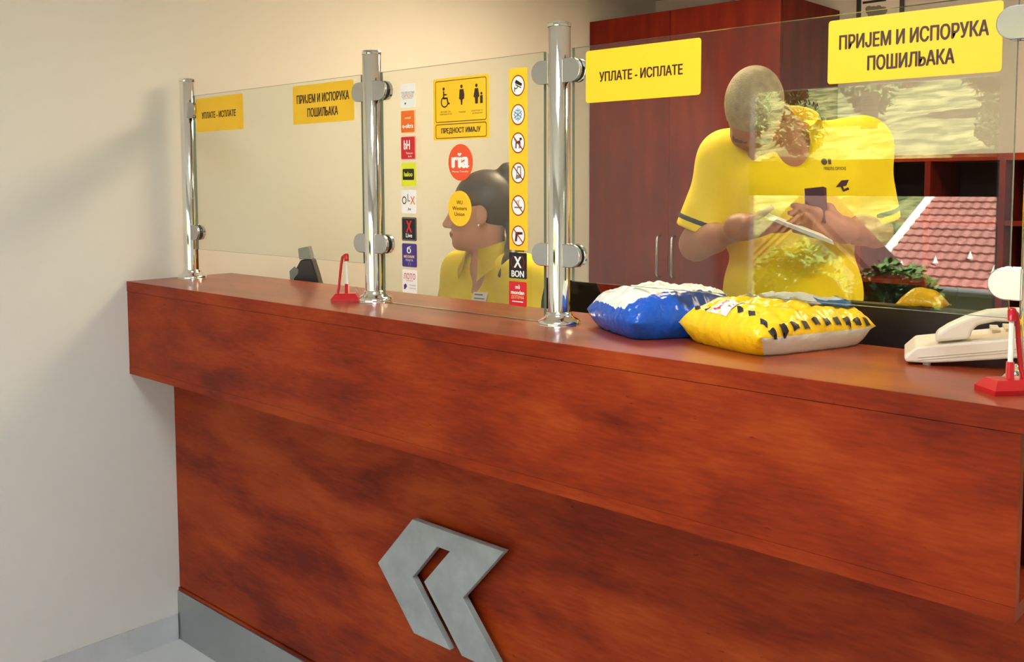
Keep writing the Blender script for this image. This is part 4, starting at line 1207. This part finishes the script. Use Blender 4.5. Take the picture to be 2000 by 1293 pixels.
# ------------------------------------------------------------------ outdoors
def terrain(x, y):
    if y > -6.5: z = -.02
    elif y > -12: z = -.02-1.6*((-6.5-y)/5.5)**1.5
    elif y > -17: z = -1.62
    else: z = -1.62+.235*(-17-y)
    return z + (.35*noise.noise((x*.12, y*.12, 0))*min(1, max(0, (-7-y)/4)))
bm = bmesh.new(); g = {}
xs_ = np.linspace(-42, 26, 69); ys_ = np.linspace(-66, -3.26, 80)
for i, x in enumerate(xs_):
    for j, y in enumerate(ys_): g[i, j] = bm.verts.new((x, y, terrain(x, y)))
for i in range(len(xs_)-1):
    for j in range(len(ys_)-1): bm.faces.new((g[i, j], g[i+1, j], g[i+1, j+1], g[i, j+1]))
struct(done('ground', bm, M['grass'], None, True))
struct(box('terrace', -6, 8, -6.3, -3.26, -.3, 0, M['paving']))

def leafmesh(name, n, rx, ry, rz, size, seed, m):
    rnd = random.Random(seed); bm = bmesh.new()
    for k in range(n):
        d = Vector((rnd.gauss(0, 1), rnd.gauss(0, 1), rnd.gauss(0, 1))).normalized(); r = rnd.uniform(.45, 1)**.6
        r *= .8+.35*noise.noise(d*2.2+Vector((seed, 0, 0)))
        c = Vector((d.x*rx*r, d.y*ry*r, d.z*rz*r)); a_ = Vector((rnd.gauss(0, 1), rnd.gauss(0, 1), rnd.gauss(0, 1))).normalized(); b_ = a_.orthogonal().normalized()
        s = size*rnd.uniform(.6, 1.3); q = a_.cross(b_)
        bm.faces.new([bm.verts.new(c+p) for p in (a_*s, (b_*.45+q*.1)*s, -a_*s, (-b_*.45+q*.1)*s)])
    me = bpy.data.meshes.new(name); bm.to_mesh(me); bm.free(); me.materials.append(m); return me
def plant(name, label, cat, x, y, z, sc, leaf, trunk_h, group=None, pot=False):
    t = thing(name, label, cat, (x, y, z), random.uniform(0, 6), group)
    f = link('foliage', leaf, [M['leaf']], t); f.location = (0, 0, trunk_h+.45*sc); f.scale = (sc, sc, sc); tag(f, kind='stuff')
    bm = bmesh.new(); tube(bm, [(0, 0, .0 if not pot else .2), (.01*sc, .02*sc, trunk_h+.3*sc)], [.06*sc, .03*sc], 7); done('trunk', bm, M['bark'], t, True)
    if pot:
        bm = bmesh.new(); lathe(bm, [(0, 0), (.15, 0), (.19, .28), (.205, .28), (.205, .31), (.17, .31), (.165, .27), (0, .27)], 20); done('pot', bm, M['soil'], t, True)
    return t
L1 = leafmesh('shrub_leaves', 1500, .5, .5, .5, .055, 1, M['leaf'])
L2 = leafmesh('tree_leaves', 1700, .5, .5, .55, .075, 2, M['leaf2'])
for k, (x, y, s, h, lb_) in enumerate(((.55, -4.25, .62, .42, 'leafy shrub in clay pot outside the door, beside the chair'), (-.12, -4.3, .70, .45, 'tall leafy shrub in clay pot by the left wall outside'), (1.25, -4.5, .45, .32, 'low leafy shrub in clay pot outside the window'), (2.6, -4.6, .6, .38, 'broad leafy shrub in clay pot outside the wide window'))):
    plant('potted_shrub', lb_, 'shrub', x, y, 0, s, L1, h, 'potted shrubs on the terrace', True)
rnd = random.Random(11)
k = 0; spots = []
while k < 44:
    y = rnd.uniform(-60, -19); x = rnd.uniform(-34, 10)
    s = rnd.uniform(1.6, 3.6)
    if any((x-a_)**2+(y-b_)**2 < (.62*(s+c_))**2 for a_, b_, c_ in spots): continue
    spots.append((x, y, s))
    plant('hillside_tree', 'bushy green tree growing on the grassy hillside', 'tree', x, y, terrain(x, y)-.1, s, L2, s*.25, 'trees on the hillside'); k += 1

# red roofed house
hs = thing('roofed_house', 'house with red tiled roof and white verge outside the door', 'house', (-2.8, -12.2, -1.7))
ox, oy, oz = -2.8, -12.2, -1.7
def L(x, y, z): return Vector((x-ox, y-oy, z-oz))
ey, ez, ry_, rz_ = -12.15, -.05, -15.6, 1.48
bm = bmesh.new(); bx(bm, .25, 8.6, -6.6, -.25, .0, 1.55); done('wall', bm, M['stone'], hs)
nc = 15
for i in range(nc):
    a0, a1 = i/nc, (i+1)/nc+.012
    p0 = (ey+(ry_-ey)*a0, ez+(rz_-ez)*a0); p1 = (ey+(ry_-ey)*a1, ez+(rz_-ez)*a1)
    nx = Vector((0, rz_-ez, ey-ry_)).normalized()
    bm = bmesh.new(); nseg = 64; rows = [[], []]
    lo, hi = [], []
    for s in range(nseg*4+1):
        x = .0+9.0*s/(nseg*4); bumpz = .018*(.5+.5*math.cos(2*PI*s/4))
        a_ = L(ox, p0[0], p0[1])+nx*(.055+bumpz); b_ = L(ox, p1[0], p1[1])+nx*(.015+bumpz)
        a2 = L(ox, p0[0], p0[1])+nx*(.0)
        lo.append((bm.verts.new((x, a2.y, a2.z)), bm.verts.new((x, a_.y, a_.z)), bm.verts.new((x, b_.y, b_.z))))
    for p, q in zip(lo, lo[1:]):
        bm.faces.new((p[0], q[0], q[1], p[1])); bm.faces.new((p[1], q[1], q[2], p[2]))
    done('tile_course', bm, M['roof'], hs)
bm = bmesh.new(); v0 = [L(ox-.02, ey, ez), L(ox-.02, ry_, rz_)]; nx = Vector((0, rz_-ez, ey-ry_)).normalized()
p = [v0[0]-nx*.1, v0[1]-nx*.1, v0[1]+nx*.10, v0[0]+nx*.10]
a_ = [bm.verts.new(q+Vector((-.10, 0, 0))) for q in p]; b_ = [bm.verts.new(q) for q in p]
bm.faces.new(a_); bm.faces.new(b_[::-1])
for i in range(4): bm.faces.new((a_[i], b_[i], b_[(i+1) % 4], a_[(i+1) % 4]))
fixn(bm); done('verge_board', bm, M['white'], hs)
bm = bmesh.new(); tube(bm, [L(ox-.1, ey+.06, ez-.02), L(ox+9, ey+.06, ez-.02)], .06, 10); done('gutter', bm, M['stone'], hs, True)
bm = bmesh.new(); bx(bm, 0, 9, ry_-oy-3.4, ry_-oy, rz_-oz-.1, rz_-oz-.02, 0, Matrix.Translation((0, ry_-oy, rz_-oz)) @ Matrix.Rotation(math.radians(24), 4, 'X') @ Matrix.Translation((0, -(ry_-oy), -(rz_-oz)))); done('rear_roof_slope', bm, M['roof'], hs)
for i in range(12):
    q = .10+.05*(i % 3); x = .35+.42*i
    c = L(ox+x, ey+(ry_-ey)*q, ez+(rz_-ez)*q)+nx*.09
    bm = bmesh.new(); prism(bm, [(-.035, 0), (.035, 0), (0, .11)], -.01, .01, 0, Matrix.Translation(c)); fixn(bm); done('snow_guard', bm, M['white'], hs)

# small gabled garden house
gh = thing('garden_house', 'small pale blue garden house with brown boarded gable roof', 'house', (-2.03, -8.6, -.9))
bm = bmesh.new(); prism(bm, [(-.62, 0), (.62, 0), (.62, 1.42), (0, 2.05), (-.62, 1.42)], -.5, 0); fixn(bm); done('wall', bm, M['render'], gh)
for s in (-1, 1):
    bm = bmesh.new(); prism(bm, [(0, 2.20), (s*.86, 1.37), (s*.86, 1.29), (0, 2.10)], -.55, .32); fixn(bm); done('roof_slope', bm, M['roof_dark'], gh)
    for k in range(3):
        bm = bmesh.new(); d = .055*k; prism(bm, [(0, 2.10-d*1.4), (s*(.86-d*.3), 1.29-d*.9), (s*(.86-d*.3), 1.245-d*.9), (0, 2.05-d*1.4)], .32-.03*k-.03, .32-.03*k+.012); fixn(bm); done('barge_board', bm, M['roof_br'], gh)
bm = bmesh.new(); bx(bm, -.18, .18, .002, .03, .75, 1.25); done('window_frame', bm, M['white'], gh)
bm = bmesh.new(); bx(bm, -.15, .15, .031, .034, .78, 1.22); done('window_glass', bm, mat('dark_window_glass', srgb(50, 60, 72), .1), gh)
